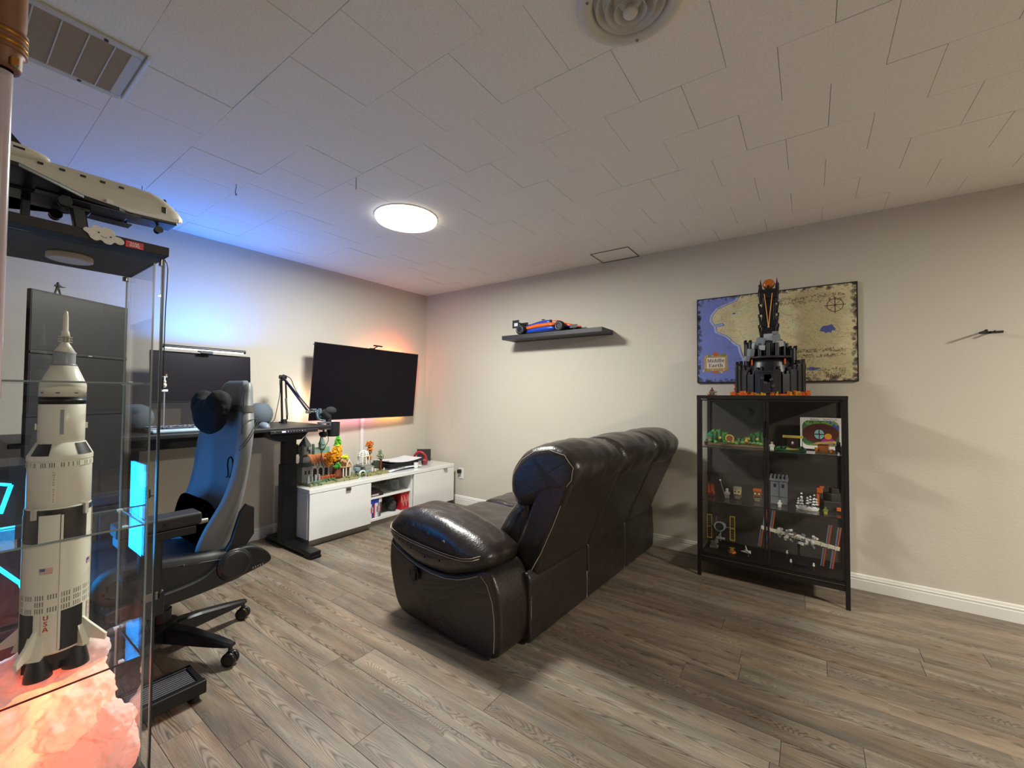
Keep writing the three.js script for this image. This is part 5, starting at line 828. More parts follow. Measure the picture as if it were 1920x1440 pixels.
  miniFigure('toy_figure', 'brown toy figure with white hair under the yellow banner', [3.59, S1 + 0.012, 0.245], 0x4a2c20, 0x3a241c, 0xe2d8c6, 0xe4e0d8);
  const dt = canvasTex(380, 300, (g, w, h) => {
    g.fillStyle = '#e9e6e0'; g.fillRect(0, 0, w, h); g.save(); g.beginPath(); g.roundRect(18, 28, w - 44, h - 60, 60); g.clip();
    g.fillStyle = '#3c6d3f'; g.fillRect(0, 0, w, h); g.fillStyle = '#3f4fa0'; g.beginPath(); g.ellipse(330, 50, 90, 60, 0, 0, 6.3); g.fill(); g.fillStyle = '#6f9a49'; for (let i = 0; i < 18; i++) { g.beginPath(); g.ellipse(30 + i * 21, 40 + (i * 37) % 30, 26, 9, i, 0, 6.3); g.fill(); }
    g.fillStyle = '#5d2a22'; g.beginPath(); g.ellipse(185, 150, 165, 96, 0, 0, 6.3); g.fill(); g.strokeStyle = '#3a1713'; g.lineWidth = 4; for (let i = 0; i < 5; i++) { g.beginPath(); g.ellipse(185, 150, 150 - i * 14, 84 - i * 8, 0, 3.3, 6); g.stroke(); }
    g.fillStyle = '#8fc7cf'; g.beginPath(); g.arc(175, 158, 50, 0, 6.3); g.fill(); g.strokeStyle = '#3a1713'; g.lineWidth = 9; g.beginPath(); g.arc(175, 158, 50, 0, 6.3); g.moveTo(175, 108); g.lineTo(175, 208); g.moveTo(125, 158); g.lineTo(225, 158); g.stroke();
    g.fillStyle = '#b02d8e'; g.beginPath(); g.ellipse(255, 225, 60, 36, 0, 0, 6.3); g.fill(); g.fillStyle = '#e2a22f'; g.beginPath(); g.ellipse(255, 175, 34, 28, 0, 0, 6.3); g.fill(); g.fillStyle = '#5c7a3a'; g.fillRect(0, 250, w, 60); g.fillStyle = '#7a8f4a'; for (let i = 0; i < 24; i++) { g.beginPath(); g.arc(20 + i * 15, 252 + (i * 13) % 18, 8, 0, 6.3); g.fill(); }
    g.restore(); g.fillStyle = '#3a3a3c'; for (let i = 0; i < 9; i++) g.fillRect(96 + i * 9, 10 + (i % 3) * 3, 5, 10); for (let i = 0; i < 14; i++) g.fillRect(214 + i * 9, 10 + (i % 4) * 2, 5, 9);
  });
  const dr = thing('drawing', 'white sheet with a colourful drawing of a round window leaning in the cabinet', 'drawing', [3.735, S1 + 0.105, 0.115]); dr.rotation.x = -0.1;
  part('sheet', bx(0.215, 0.2, 0.003, 0, 0, 0), mat(0xe9e6e0, 0.8), dr); part('printed_face', new THREE.PlaneGeometry(0.214, 0.199).translate(0, 0, 0.0017), mat(0xffffff, 0.8, 0, { map: dt }), dr);
  const mh = thing('market_stall', 'small brown market stall toy with straw roof at the right of the top shelf', 'toy model', [3.76, S1, 0.23], -0.2);
  part('plate', bx(0.1, 0.006, 0.07, 0, 0.003, 0), mat(0x6b4a2e, 0.5), mh); part('wall', [bx(0.05, 0.04, 0.05, -0.015, 0.026, 0, 0.002)], mat(0xa5622e, 0.4), mh); part('roof', ex([[-0.055, 0], [0.055, 0.012], [0.04, 0.024], [-0.045, 0.012]], 0.07, 0.002).translate(-0.005, 0.046, -0.035), mat(0xb79a55, 0.6), mh); part('barrel', [cy(0.009, 0.009, 0.022, -0.045, 0.017, 0.028, 14), cy(0.008, 0.008, 0.018, 0.03, 0.015, 0.03, 14)], mat(0xc0782f, 0.4), mh);
  const hb = thing('black_toy_beast', 'small black four-legged brick beast beside the straw-roofed stall', 'toy model', [3.815, S1, 0.27]);
  part('body', [bx(0.03, 0.03, 0.045, 0, 0.034, 0, 0.006), bx(0.02, 0.03, 0.02, 0, 0.058, 0.02, 0.005), bx(0.012, 0.012, 0.02, 0, 0.064, 0.038, 0.003)], mat(0x15131a, 0.4), hb); for (const [x, z] of [[-0.01, -0.015], [0.01, -0.015], [-0.01, 0.015], [0.01, 0.015]]) part('leg', bx(0.008, 0.022, 0.009, x, 0.011, z, 0.002), mat(0x15131a, 0.4), hb); part('saddle', bx(0.032, 0.006, 0.016, 0, 0.05, -0.004, 0.002), mat(0xd8d4ca, 0.4), hb);
}
{
  // middle shelf
  const of = thing('flame_figure', 'orange flame-shaped brick figure at the left of the middle shelf', 'toy model', [3.107, S2, 0.2]);
  part('flames', [0, 1, 2, 3, 4].map(i => new THREE.ConeGeometry(0.012, 0.06 + 0.02 * (i % 3), 7).translate(-0.018 + i * 0.009, 0.05 + 0.01 * (i % 2), (i % 2) * 0.01)), mat(0xb5502a, 0.4), of); part('base', bx(0.055, 0.014, 0.04, 0, 0.007, 0, 0.003), mat(0x6e3a26, 0.5), of);
  miniFigure('toy_figure', 'grey toy figure raising a long staff on the middle shelf', [3.215, S2, 0.22], 0x8a8d92, 0x6d7076, 0xcbb294, 0x9a9ca0, 0.3, 1.5);
  const stf = thing('toy_staff', 'thin pale toy staff with a knob tip beside the grey figure', 'toy staff', [3.195, S2, 0.23]); part('rod', bar([0.012, 0, 0], [-0.02, 0.115, 0], 0.0016), mat(0xa08a6a, 0.5), stf); part('knob', sp(0.006, -0.02, 0.117, 0, 1, 1, 1, 10), mat(0xd0d4d8, 0.3), stf);
  const bh = (x, z, sk, hat, lab, eyes) => { const t = thing('block_figure', lab, 'figurine', [x, S2, z], 0, 'blocky brick figures on the middle shelf'); part('body', [bx(0.032, 0.03, 0.026, 0, 0.016, 0, 0.002), bx(0.007, 0.02, 0.016, -0.02, 0.02, 0, 0.002), bx(0.007, 0.02, 0.016, 0.02, 0.02, 0, 0.002)], mat(0x6e6658, 0.5), t); part('head', bx(0.044, 0.036, 0.038, 0, 0.05, 0, 0.003), mat(sk, 0.5), t); part('hair', [bx(0.048, 0.016, 0.042, 0, 0.074, -0.001, 0.003), bx(0.048, 0.03, 0.01, 0, 0.058, -0.018, 0.003)], mat(hat, 0.5), t); part('eyes', [bx(0.008, 0.008, 0.002, -0.011, 0.053, 0.0195), bx(0.008, 0.008, 0.002, 0.011, 0.053, 0.0195)], mat(eyes, 0.3), t); };
  bh(3.276, 0.21, 0xb3a779, 0x8f8d78, 'tan blocky figure with grey hair left of the orange-capped one', 0x2a241c); bh(3.392, 0.2, 0x6e5436, 0xb5562a, 'brown blocky figure with orange cap beside the cabinet middle post', 0xe9e2c8);
  const gt = thing('grey_toy_tower', 'pale grey brick tower toy behind the middle post of the cabinet', 'toy castle', [3.512, S2, 0.17]);
  const gm = mat(0x777b80, 0.5); part('shaft', bx(0.09, 0.15, 0.07, 0, 0.075, 0, 0.003), gm, gt); part('parapet', [bx(0.1, 0.016, 0.08, 0, 0.156, 0, 0.002), ...[-2, -1, 0, 1, 2].map(i => bx(0.01, 0.018, 0.08, i * 0.021, 0.172, 0))], gm, gt); for (const [x, y] of [[-0.022, 0.12], [0.022, 0.12]]) part('window', bx(0.012, 0.02, 0.004, x, y, 0.0355), mat(0x1b1c20, 0.6), gt); part('joint_line', [bx(0.002, 0.15, 0.004, 0, 0.075, 0.0355), bx(0.09, 0.002, 0.004, 0, 0.05, 0.0355)], mat(0x5c6066, 0.5), gt);
  miniFigure('toy_figure', 'small white toy figure in front of the grey toy tower', [3.52, S2, 0.28], 0xe2e2de, 0xcfd0cc, 0xe6ddcf, 0xd8d8d4);
  const sn = thing('snow_scene', 'round white snow scene of tiny pine trees on the middle shelf', 'toy model', [3.662, S2, 0.225]);
  part('plate', cy(0.06, 0.056, 0.012, 0, 0.006, 0, 32).scale(1, 1, 0.75), mat(0xe9ebe9, 0.5), sn);
  for (const [x, z, h] of [[-0.045, 0.01, 0.055], [-0.028, 0.02, 0.06], [-0.03, -0.02, 0.085], [0, 0.005, 0.065], [0.03, 0.015, 0.062], [0.045, 0, 0.06], [0.035, -0.02, 0.082], [0.015, -0.02, 0.07]]) { const tr = part('pine_tree', [cy(0.0025, 0.003, h, x, h / 2 + 0.01, z, 6)], mat(0x2a3a36, 0.5), sn); part('snow_branch', [0.45, 0.7, 0.95].map((f, i) => new THREE.ConeGeometry(0.012 - i * 0.0025, 0.012, 6, 1, true).translate(x, 0.01 + h * f, z)), mat(0xe2e6e8, 0.5), tr); }
  part('snow_heap', [sp(0.012, -0.03, 0.014, 0.03, 1.3, 0.8, 1, 10), sp(0.01, 0.01, 0.014, 0.035, 1.3, 0.8, 1, 10), sp(0.011, 0.035, 0.014, 0.025, 1.3, 0.8, 1, 10)], mat(0xdfe3e4, 0.5), sn);
  const oh = thing('mountain_model', 'dark brick mountain with a bright orange top at the right of the middle shelf', 'toy model', [3.765, S2, 0.17]);
  part('rock', [bx(0.09, 0.06, 0.08, 0.01, 0.03, 0, 0.006, [0, 0.3, 0]), bx(0.07, 0.05, 0.06, 0.02, 0.08, -0.01, 0.006, [0, 0.8, 0]), bx(0.04, 0.04, 0.04, 0.03, 0.115, -0.01, 0.004, [0, 0.3, 0])], mat(0x2a2625, 0.5), oh); part('orange_lava', [bx(0.03, 0.03, 0.03, -0.04, 0.115, 0.01, 0.003), bx(0.022, 0.012, 0.02, -0.03, 0.135, 0.01, 0.002), bx(0.014, 0.07, 0.014, -0.05, 0.06, 0.03, 0.003), bx(0.02, 0.02, 0.02, 0.05, 0.02, 0.05, 0.003)], mat(0xd2682a, 0.35), oh);
  miniFigure('toy_figure', 'yellow green toy figure at the front edge of the middle shelf', [3.75, S2, 0.305], 0x8fa04a, 0xc9c254, 0xb9a86a, 0x6f7f3c);
}
{
  // bottom: telescope satellite, shuttle, station
  const st = thing('toy_telescope_satellite', 'toy space telescope with two golden panels low in the cabinet', 'toy satellite', [3.165, S3, 0.2]);
  const yl = mat(0xd2b33c, 0.35), gy = mat(0x8d9196, 0.35), wh = mat(0xc9ccd0, 0.3);
  for (const [x, y] of [[-0.065, 0.14], [0.078, 0.148]]) { const p = part('solar_panel', [bx(0.004, 0.16, 0.004, x - 0.014, y, 0), bx(0.004, 0.16, 0.004, x + 0.014, y, 0), bx(0.032, 0.005, 0.004, x, y + 0.08, 0), bx(0.032, 0.005, 0.004, x, y, 0), bx(0.032, 0.005, 0.004, x, y - 0.08, 0)], yl, st); part('panel_cells', Array.from({ length: 10 }, (_, i) => bx(0.024, 0.0025, 0.002, x, y - 0.07 + i * 0.0155, 0)), mat(0x8a7a3a, 0.4), p); }
  part('tube', [cy(0.03, 0.03, 0.09, 0.005, 0.15, 0, 28, [Math.PI / 2 - 0.2, 0.0, 0])], gy, st); part('tube_rim', new THREE.TorusGeometry(0.03, 0.004, 8, 32).translate(0.005, 0.16, 0.046), wh, st); part('tube_inside', cy(0.027, 0.027, 0.004, 0.005, 0.1595, 0.045, 24, [Math.PI / 2 - 0.2, 0, 0]), mat(0x23242a, 0.3), st);
  part('arm', [bar([-0.06, 0.15, 0], [0.075, 0.15, 0], 0.0025), bar([-0.01, 0.165, 0.03], [-0.018, 0.22, 0.03], 0.002)], gy, st); part('base_bar', [bx(0.055, 0.012, 0.02, 0.005, 0.07, 0, 0.002), cy(0.003, 0.003, 0.08, 0.005, 0.09, 0, 8)], mat(0xaeb6bd, 0.2, 0.4), st);
  part('rock_stand', [bx(0.05, 0.016, 0.05, -0.035, 0.008, 0.01, 0.004), bx(0.035, 0.03, 0.03, -0.038, 0.03, 0.005, 0.005), bx(0.02, 0.03, 0.02, -0.02, 0.045, 0, 0.004)], mat(0x77736b, 0.5), st); part('leg', bar([-0.02, 0.05, 0], [0.0, 0.1, 0], 0.003), gy, st);
  const gd = thing('gold_toy_lander', 'tiny gold and orange toy lander on the cabinet floor', 'toy model', [3.245, S3, 0.24]); part('base', cy(0.022, 0.026, 0.01, 0, 0.005, 0, 8), mat(0xb9602e, 0.4), gd); part('body', [bx(0.02, 0.014, 0.02, 0, 0.018, 0, 0.002), bx(0.03, 0.004, 0.012, 0, 0.03, 0, 0.001), cy(0.004, 0.006, 0.014, 0, 0.026, 0, 10)], mat(0xc09a3c, 0.35, 0.3), gd);
  const ms = thing('mini_toy_shuttle', 'tiny white toy shuttle on the cabinet floor near the middle post', 'toy shuttle', [3.34, S3, 0.25], 0.6);
  part('stand', cy(0.003, 0.008, 0.02, 0, 0.01, 0, 10), mat(0x2c2c2e, 0.5), ms); part('body', loft([[0.03, 0.004], [0.015, 0.009], [-0.02, 0.009], [-0.028, 0.008]].map(([z, w]) => Array.from({ length: 10 }, (_, i) => [w * Math.cos(i * 0.628), 0.028 + w * 0.8 * Math.sin(i * 0.628), z]))), mat(0xe4e2da, 0.4), ms); part('wing', ex([[-0.034, -0.026], [0.034, -0.026], [0.008, 0.018], [-0.008, 0.018]], 0.004, 0.001).rotateX(Math.PI / 2).translate(0, 0.026, 0).scale(1, 1, 1), mat(0xdedcd4, 0.4), ms); part('tail', ex([[-0.028, 0], [-0.008, 0], [-0.026, 0.024], [-0.034, 0.024]], 0.004, 0.001).rotateY(-Math.PI / 2).translate(0.002, 0.033, 0), mat(0xdedcd4, 0.4), ms);
  // space station model on a black stand
  const iss = thing('toy_space_station', 'white toy space station with long orange blue panels low in the cabinet', 'toy space station', [3.615, S3, 0.2]);
  const cr = mat(0xd8d3bd, 0.4), og = mat(0xa5563a, 0.4), bl = mat(0x6d7f9e, 0.35);
  const ty = x => 0.165 - 0.14 * x * 0 - (x + 0) * 0.15; // truss falls to the right
  part('truss', [bx(0.41, 0.02, 0.02, 0, 0.163, 0, 0.002, [0, 0, -0.14]), ...Array.from({ length: 12 }, (_, i) => bx(0.006, 0.024, 0.024, -0.19 + i * 0.034, 0.163 + 0.19 * 0.14 - i * 0.034 * 0.14, 0, 0, [0, 0, -0.14]))], cr, iss);
  for (const [x, tilt] of [[-0.19, 0], [-0.15, 0], [0.14, 0], [0.185, 0]]) for (const s of [-1, 1]) { const y = 0.163 - x * 0.14, p = part('solar_wing', [bx(0.009, 0.115, 0.003, x + 0.003 + s * 0.014, y + s * 0.07, 0.005, 0, [0, 0, -0.13])], og, iss); part('wing_strip', [bx(0.006, 0.115, 0.003, x - 0.008 + s * 0.014, y + s * 0.07, 0.005, 0, [0, 0, -0.13]), bx(0.005, 0.02, 0.006, x + s * 0.002, y + s * 0.008, 0.005)], bl, p); }
  const mods = []; for (let i = 0; i < 34; i++) { const x = rnd(-0.1, 0.09); mods.push(rnd() < 0.5 ? bx(rnd(0.01, 0.03), rnd(0.008, 0.02), rnd(0.01, 0.03), x, 0.163 - x * 0.14 + rnd(-0.035, 0.035), rnd(-0.02, 0.03), 0.002, [0, rnd(1), -0.14]) : cy(0.008, 0.008, rnd(0.02, 0.04), x, 0.163 - x * 0.14 + rnd(-0.03, 0.03), rnd(-0.01, 0.03), 12, [rnd(2), 0, rnd(2)])); }
  stuff(part('modules', mods.filter((_, i) => i % 3), mat(0xcfd0cc, 0.35), iss)); stuff(part('dark_modules', mods.filter((_, i) => i % 3 === 0), mat(0x6f757c, 0.35), iss));
  part('radiator', [bx(0.02, 0.014, 0.003, 0.02, 0.175, 0.035), bx(0.03, 0.01, 0.003, -0.04, 0.185, 0.03)], mat(0xf2f2ee, 0.25), iss);
  part('stand', [bx(0.09, 0.008, 0.07, 0, 0.004, 0, 0.002), bx(0.014, 0.14, 0.014, 0, 0.075, -0.005, 0.002)], mat(0x151417, 0.5), iss);
  const L = ['tiny white astronaut figure hanging left under the toy space station', 'tiny white satellite figure on the floor left of the station stand', 'tiny pale satellite figure on the floor right of the station stand'];
  [[3.555, 0.225], [3.575, 0.27], [3.69, 0.26]].forEach(([x, z], i) => { const a = thing('toy_astronaut', L[i], 'figurine', [x, S3, z]); part('stalk', cy(0.0015, 0.003, i ? 0.02 : 0.055, 0, i ? 0.01 : 0.0275, 0, 8), mat(0x2a2a2c, 0.5), a); part('body', [sp(0.007, 0, i ? 0.026 : 0.062, 0, 0.9, 1.2, 0.9, 10), sp(0.005, 0, i ? 0.037 : 0.073, 0, 1, 1, 1, 10)], mat(0xdadad6, 0.4), a); });
}

{
  const t = thing('wardrobe', 'dark charcoal wardrobe standing at the rear wall, seen only as a reflection', 'wardrobe', [3.85, 0, 4.36]);
  const m = mat(0x1c1d21, 0.6);
  part('carcass', bx(1.3, 2.1, 0.44, 0, 1.05, 0, 0.004), m, t);
  for (const s of [-1, 1]) { const d = part('door', bx(0.63, 2.02, 0.02, s * 0.32, 1.05, -0.232, 0.003), m, t); part('handle', bx(0.015, 0.2, 0.02, s * 0.05, 1.05, -0.252, 0.004), mat(0x8b8c90, 0.3, 0.8), d); }
}
// ---------- race car on the floating shelf ----------
{
  const t = thing('toy_race_car', 'orange and blue toy formula race car on the floating shelf', 'toy car', [1.735, 1.754, 0.125]);
  const or = mat(0xe8681a, 0.3), bl = mat(0x1f45b8, 0.3), bk = mat(0x131318, 0.5), dk = mat(0x23232a, 0.5);
  // x: tail at -0.33, nose at +0.34
  const wheel = (x, z, r, w) => { const o = part('wheel', [la([[0.022, -w / 2], [r - 0.008, -w / 2], [r, -w / 2 + 0.008], [r, w / 2 - 0.008], [r - 0.008, w / 2], [0.022, w / 2]], 36).rotateX(Math.PI / 2).translate(x, r, z)], mat(0x19191d, 0.8), t); part('rim', [cy(0.024, 0.024, w * 0.8, x, r, z, 24, [Math.PI / 2, 0, 0]), ...[0, 1, 2, 3, 4].map(i => bx(0.004, 0.042, 0.004, x, r, z + Math.sign(z) * w * 0.42, 0, [0, 0, i * 0.628]))], mat(0x30323c, 0.35, 0.4), o); part('rim_ring', new THREE.TorusGeometry(0.03, 0.0018, 6, 36).translate(x, r, z + Math.sign(z) * (w / 2 + 0.0005)), mat(0x8d93a0, 0.3, 0.6), o); };
  for (const s of [-1, 1]) { wheel(-0.245, s * 0.072, 0.047, 0.055); wheel(0.165, s * 0.076, 0.046, 0.045); }
  part('floor_plate', bx(0.46, 0.006, 0.12, -0.05, 0.016, 0, 0.002), bk, t);
  part('side_pod', [-1, 1].map(s => loft([[-0.24, 0.012, 0.02, 0.05], [-0.12, 0.022, 0.018, 0.062], [0.0, 0.03, 0.018, 0.07], [0.07, 0.026, 0.02, 0.066], [0.09, 0.016, 0.024, 0.05]].map(([x, w, b, tp]) => [[x, b, s * 0.03], [x, tp, s * 0.03], [x, tp * 0.95, s * (0.03 + w * 0.8)], [x, (b + tp) / 2, s * (0.03 + w)], [x, b, s * (0.03 + w * 0.8)]]), true, true)), bl, t);
  part('orange_flank', [-1, 1].map(s => loft([[-0.24, 0.05, 0.08], [-0.1, 0.058, 0.1], [0.04, 0.06, 0.104], [0.09, 0.058, 0.09]].map(([x, b, tp]) => [[x, b, s * 0.01], [x, tp, s * 0.008], [x, tp - 0.008, s * 0.042], [x, b, s * 0.058]]))), or, t);
  part('engine_cover', loft([[-0.26, 0.006, 0.07, 0.085], [-0.18, 0.012, 0.075, 0.105], [-0.09, 0.018, 0.08, 0.122], [0.0, 0.022, 0.08, 0.128], [0.03, 0.02, 0.09, 0.118]].map(([x, w, b, tp]) => [[x, b, -w], [x, tp - 0.01, -w * 0.9], [x, tp, -w * 0.3], [x, tp, w * 0.3], [x, tp - 0.01, w * 0.9], [x, b, w]])), bl, t);
  part('air_intake', [bx(0.02, 0.022, 0.03, 0.03, 0.116, 0, 0.006), bx(0.03, 0.008, 0.014, -0.05, 0.134, 0, 0.002)], bk, t);
  part('cockpit', [bx(0.1, 0.03, 0.05, 0.085, 0.08, 0, 0.008)], or, t);
  part('halo', [new THREE.TorusGeometry(0.032, 0.004, 8, 28, Math.PI).rotateX(-Math.PI / 2).rotateY(-Math.PI / 2).scale(1.5, 1, 1).translate(0.07, 0.108, 0), bar([0.12, 0.108, 0], [0.135, 0.085, 0], 0.0035)], or, t);
  part('nose', loft([[0.12, 0.026, 0.045, 0.095], [0.2, 0.02, 0.042, 0.08], [0.28, 0.015, 0.036, 0.06], [0.335, 0.009, 0.03, 0.042]].map(([x, w, b, tp]) => [[x, b, -w], [x, tp, -w * 0.8], [x, tp, w * 0.8], [x, b, w]])), or, t);
  part('nose_stripe', loft([[0.12, 0.0275, 0.044, 0.062], [0.2, 0.0212, 0.041, 0.056], [0.27, 0.016, 0.036, 0.046]].map(([x, w, b, tp]) => [[x, b, -w], [x, tp, -w], [x, tp, w], [x, b, w]])), bl, t);
  part('front_wing', [bx(0.05, 0.005, 0.19, 0.315, 0.022, 0, 0.002, [0, 0, 0.1]), bx(0.03, 0.005, 0.18, 0.295, 0.032, 0, 0.002, [0, 0, 0.25]), bx(0.07, 0.03, 0.004, 0.31, 0.03, 0.094, 0.001), bx(0.07, 0.03, 0.004, 0.31, 0.03, -0.094, 0.001)], bk, t);
  part('front_wing_flap', [bx(0.022, 0.005, 0.17, 0.27, 0.044, 0, 0.002, [0, 0, 0.4])], or, t);
  part('rear_wing', [bx(0.045, 0.006, 0.15, -0.31, 0.118, 0, 0.002, [0, 0, -0.2]), bx(0.03, 0.006, 0.15, -0.325, 0.132, 0, 0.002, [0, 0, -0.5]), bx(0.075, 0.075, 0.005, -0.305, 0.105, 0.077, 0.002), bx(0.075, 0.075, 0.005, -0.305, 0.105, -0.077, 0.002), bx(0.02, 0.09, 0.008, -0.28, 0.07, 0)], bk, t);
  part('wing_badge', bx(0.04, 0.03, 0.002, -0.3, 0.1, 0.0805), mat(0xcfd2da, 0.4), t);
  part('suspension', [-1, 1].flatMap(s => [bar([0.165, 0.055, 0], [0.165, 0.046, s * 0.07], 0.003), bar([0.13, 0.06, s * 0.01], [0.165, 0.05, s * 0.07], 0.0025), bar([-0.245, 0.05, 0], [-0.245, 0.047, s * 0.07], 0.004), bar([-0.2, 0.06, s * 0.02], [-0.245, 0.05, s * 0.07], 0.0025)]), dk, t);
}
// ---------- toy village on the white cabinet ----------
{
  const Y = 0.45, t = thing('toy_village', 'large brick-built valley village with autumn trees on the white cabinet', 'toy model', [0.31, Y, 0]);
  const gr = mat(0x8c8d84, 0.5), dg = mat(0x4e564f, 0.5), wh = mat(0xd6d0c2, 0.45), tan = mat(0x8d8660, 0.55), tl = mat(0x7fa08e, 0.5), og = mat(0xc9783f, 0.5), dkb = mat(0x222022, 0.6), brn = mat(0x6b3420, 0.5), grn = mat(0x3f6a45, 0.55);
  const leaf = (n, f, m, s = 0.008) => { const g = []; for (let i = 0; i < n; i++) { const [x, y, z] = f(i / n); g.push(bx(s * rnd(1, 1.8), s * 0.35, s * rnd(1, 1.8), x, y, z, 0, [rnd(-0.8, 0.8), rnd(3), rnd(-0.8, 0.8)])); } return stuff(part('foliage', g, m, t)); };
  const ell = (cx, cy_, cz, a, b, c) => () => { let x, y, z; do { x = rnd(-1, 1); y = rnd(-1, 1); z = rnd(-1, 1); } while (x * x + y * y + z * z > 1); return [cx + a * x, cy_ + b * y, cz + c * z]; };
  part('ground', [bx(0.26, 0.022, 0.3, 0.02, 0.011, 1.48, 0.003), bx(0.24, 0.02, 0.14, 0.03, 0.01, 1.27, 0.003), bx(0.22, 0.026, 0.22, 0.03, 0.013, 0.98, 0.003), bx(0.12, 0.016, 0.1, -0.03, 0.008, 1.15, 0.003)], tan, t);
  part('rock', [bx(0.2, 0.06, 0.14, -0.03, 0.045, 1.0, 0.006), bx(0.09, 0.03, 0.1, 0.06, 0.035, 1.0, 0.006), bx(0.12, 0.03, 0.08, -0.04, 0.03, 1.16, 0.006), bx(0.1, 0.04, 0.06, 0.0, 0.03, 1.45, 0.005)], gr, t);
  const bushes = []; for (let i = 0; i < 110; i++) bushes.push(sp(0.008, rnd(0.08, 0.152), rnd(0.01, 0.036), rnd(1.40, 1.62), 1.2, 0.9, 1.2, 6)); stuff(part('green_bushes', bushes, grn, t));
  const b2 = []; for (let i = 0; i < 90; i++) b2.push(sp(0.006, rnd(0.08, 0.15), rnd(0.008, 0.034), rnd(0.9, 1.3), 1.2, 0.9, 1.2, 6)); stuff(part('mossy_bushes', b2, mat(0x74793f, 0.6), t));
  // tall tower
  part('tower_wall', [bx(0.085, 0.13, 0.085, 0.0, 0.085, 1.6, 0.003), bx(0.06, 0.07, 0.06, 0, 0.19, 1.6, 0.003), bx(0.085, 0.07, 0.085, 0, 0.28, 1.6, 0.004)], gr, t);
  part('tower_roof', [new THREE.ConeGeometry(0.055, 0.085, 8).translate(0, 0.355, 1.6), la([[0.075, 0.15], [0.045, 0.175], [0.045, 0.18]], 8, 0, 0, 1.6), bar([0, 0.38, 1.6], [0, 0.42, 1.6], 0.003)], dg, t);
  part('tower_trim', [0, 1, 2, 3].map(i => bx(0.016, 0.085, 0.016, 0.045 * (i % 2 ? 1 : -1), 0.285, 1.6 + 0.045 * (i > 1 ? 1 : -1), 0.002)), dg, t);
  for (const [x, y, z] of [[0.044, 0.27, 1.585], [0.044, 0.1, 1.615], [0.044, 0.1, 1.585], [0.044, 0.285, 1.6]]) part('tower_window', bx(0.003, 0.028, 0.014, x, y, z), dkb, t);
  // balustrade of figures and arches at the front
  for (let i = 0; i < 4; i++) part('balustrade', [bx(0.016, 0.05, 0.016, 0.115, 0.05, 1.63 - i * 0.03, 0.003), sp(0.008, 0.115, 0.08, 1.63 - i * 0.03, 1, 1, 1, 8), bx(0.012, 0.008, 0.03, 0.115, 0.03, 1.615 - i * 0.03)], i % 2 ? gr : mat(0x9a9c9e, 0.5), t);
  // main hall with long roof
  part('hall_wall', [bx(0.1, 0.14, 0.24, -0.06, 0.09, 1.46, 0.003)], wh, t);
  for (let i = 0; i < 26; i++) part('roof_shingle', ex([[0.06, 0], [-0.005, 0.075], [-0.01, 0.07], [0.05, -0.004]], 0.0088, 0.001).translate(-0.045, 0.155, 1.34 + i * 0.0095), i % 3 ? og : mat(0xb8603a, 0.5), t);
  part('roof_far_side', ex([[0, 0.075], [-0.06, 0], [-0.05, -0.004], [0.004, 0.07]], 0.25, 0.001).translate(-0.048, 0.155, 1.34), og, t);
  part('ridge', [bx(0.03, 0.014, 0.26, -0.085, 0.272, 1.47, 0.003), bx(0.06, 0.05, 0.24, -0.085, 0.24, 1.47, 0.003)], tl, t);
  part('small_spire', [new THREE.ConeGeometry(0.032, 0.075, 8).translate(-0.06, 0.345, 1.42), bx(0.042, 0.04, 0.042, -0.06, 0.29, 1.42, 0.003), bar([-0.06, 0.375, 1.42], [-0.06, 0.4, 1.42], 0.002)], tl, t);
  // white arcade
  for (const z of [1.53, 1.48, 1.43]) { const a = part('arch', [new THREE.TorusGeometry(0.022, 0.0045, 6, 20, Math.PI).rotateY(Math.PI / 2).scale(1, 1.5, 1).translate(0.03, 0.1, z), bx(0.008, 0.08, 0.008, 0.03, 0.062, z + 0.022), bx(0.008, 0.08, 0.008, 0.03, 0.062, z - 0.022)], wh, t); part('arch_lining', bx(0.004, 0.09, 0.036, 0.02, 0.07, z), dkb, a); }
  part('arch_finials', [1.55, 1.53, 1.505, 1.48, 1.455].map((z, i) => bar([0.03, 0.13, z], [0.03, 0.165 + 0.015 * (i % 2), z + 0.006], 0.003)), wh, t);
  const fl = []; for (let i = 0; i < 60; i++) fl.push(bx(0.009, 0.007, 0.009, rnd(0.06, 0.1), rnd(0.035, 0.06), rnd(1.39, 1.54), 0, [0, rnd(2), 0])); stuff(part('orange_flowers', fl, mat(0xc85f35, 0.5), t));
  // big yellow tree
  part('tree_trunk', [loft([[0.02, 0.045], [0.05, 0.034], [0.1, 0.028], [0.15, 0.022], [0.2, 0.01]].map(([y, r]) => Array.from({ length: 9 }, (_, i) => [0.07 + r * Math.cos(i * 0.698) * (1 + 0.2 * (i % 2)), y, 1.355 + r * Math.sin(i * 0.698) * (1 + 0.2 * (i % 2))]))), bar([0.07, 0.13, 1.36], [0.07, 0.19, 1.42], 0.006), bar([0.07, 0.13, 1.35], [0.07, 0.2, 1.31], 0.006)], brn, t);
  leaf(150, ell(0.07, 0.215, 1.385, 0.06, 0.05, 0.075), mat(0xf0a81c, 0.45), 0.012); leaf(70, ell(0.06, 0.265, 1.345, 0.04, 0.035, 0.035), mat(0xf0b32a, 0.45), 0.012); leaf(40, ell(0.08, 0.17, 1.44, 0.03, 0.04, 0.03), mat(0xdb8a1e, 0.45), 0.011); leaf(36, ell(0.09, 0.195, 1.295, 0.025, 0.025, 0.025), mat(0xd6d72c, 0.45), 0.011); leaf(36, ell(0.1, 0.13, 1.37, 0.02, 0.024, 0.03), mat(0x4fae3c, 0.45), 0.01);
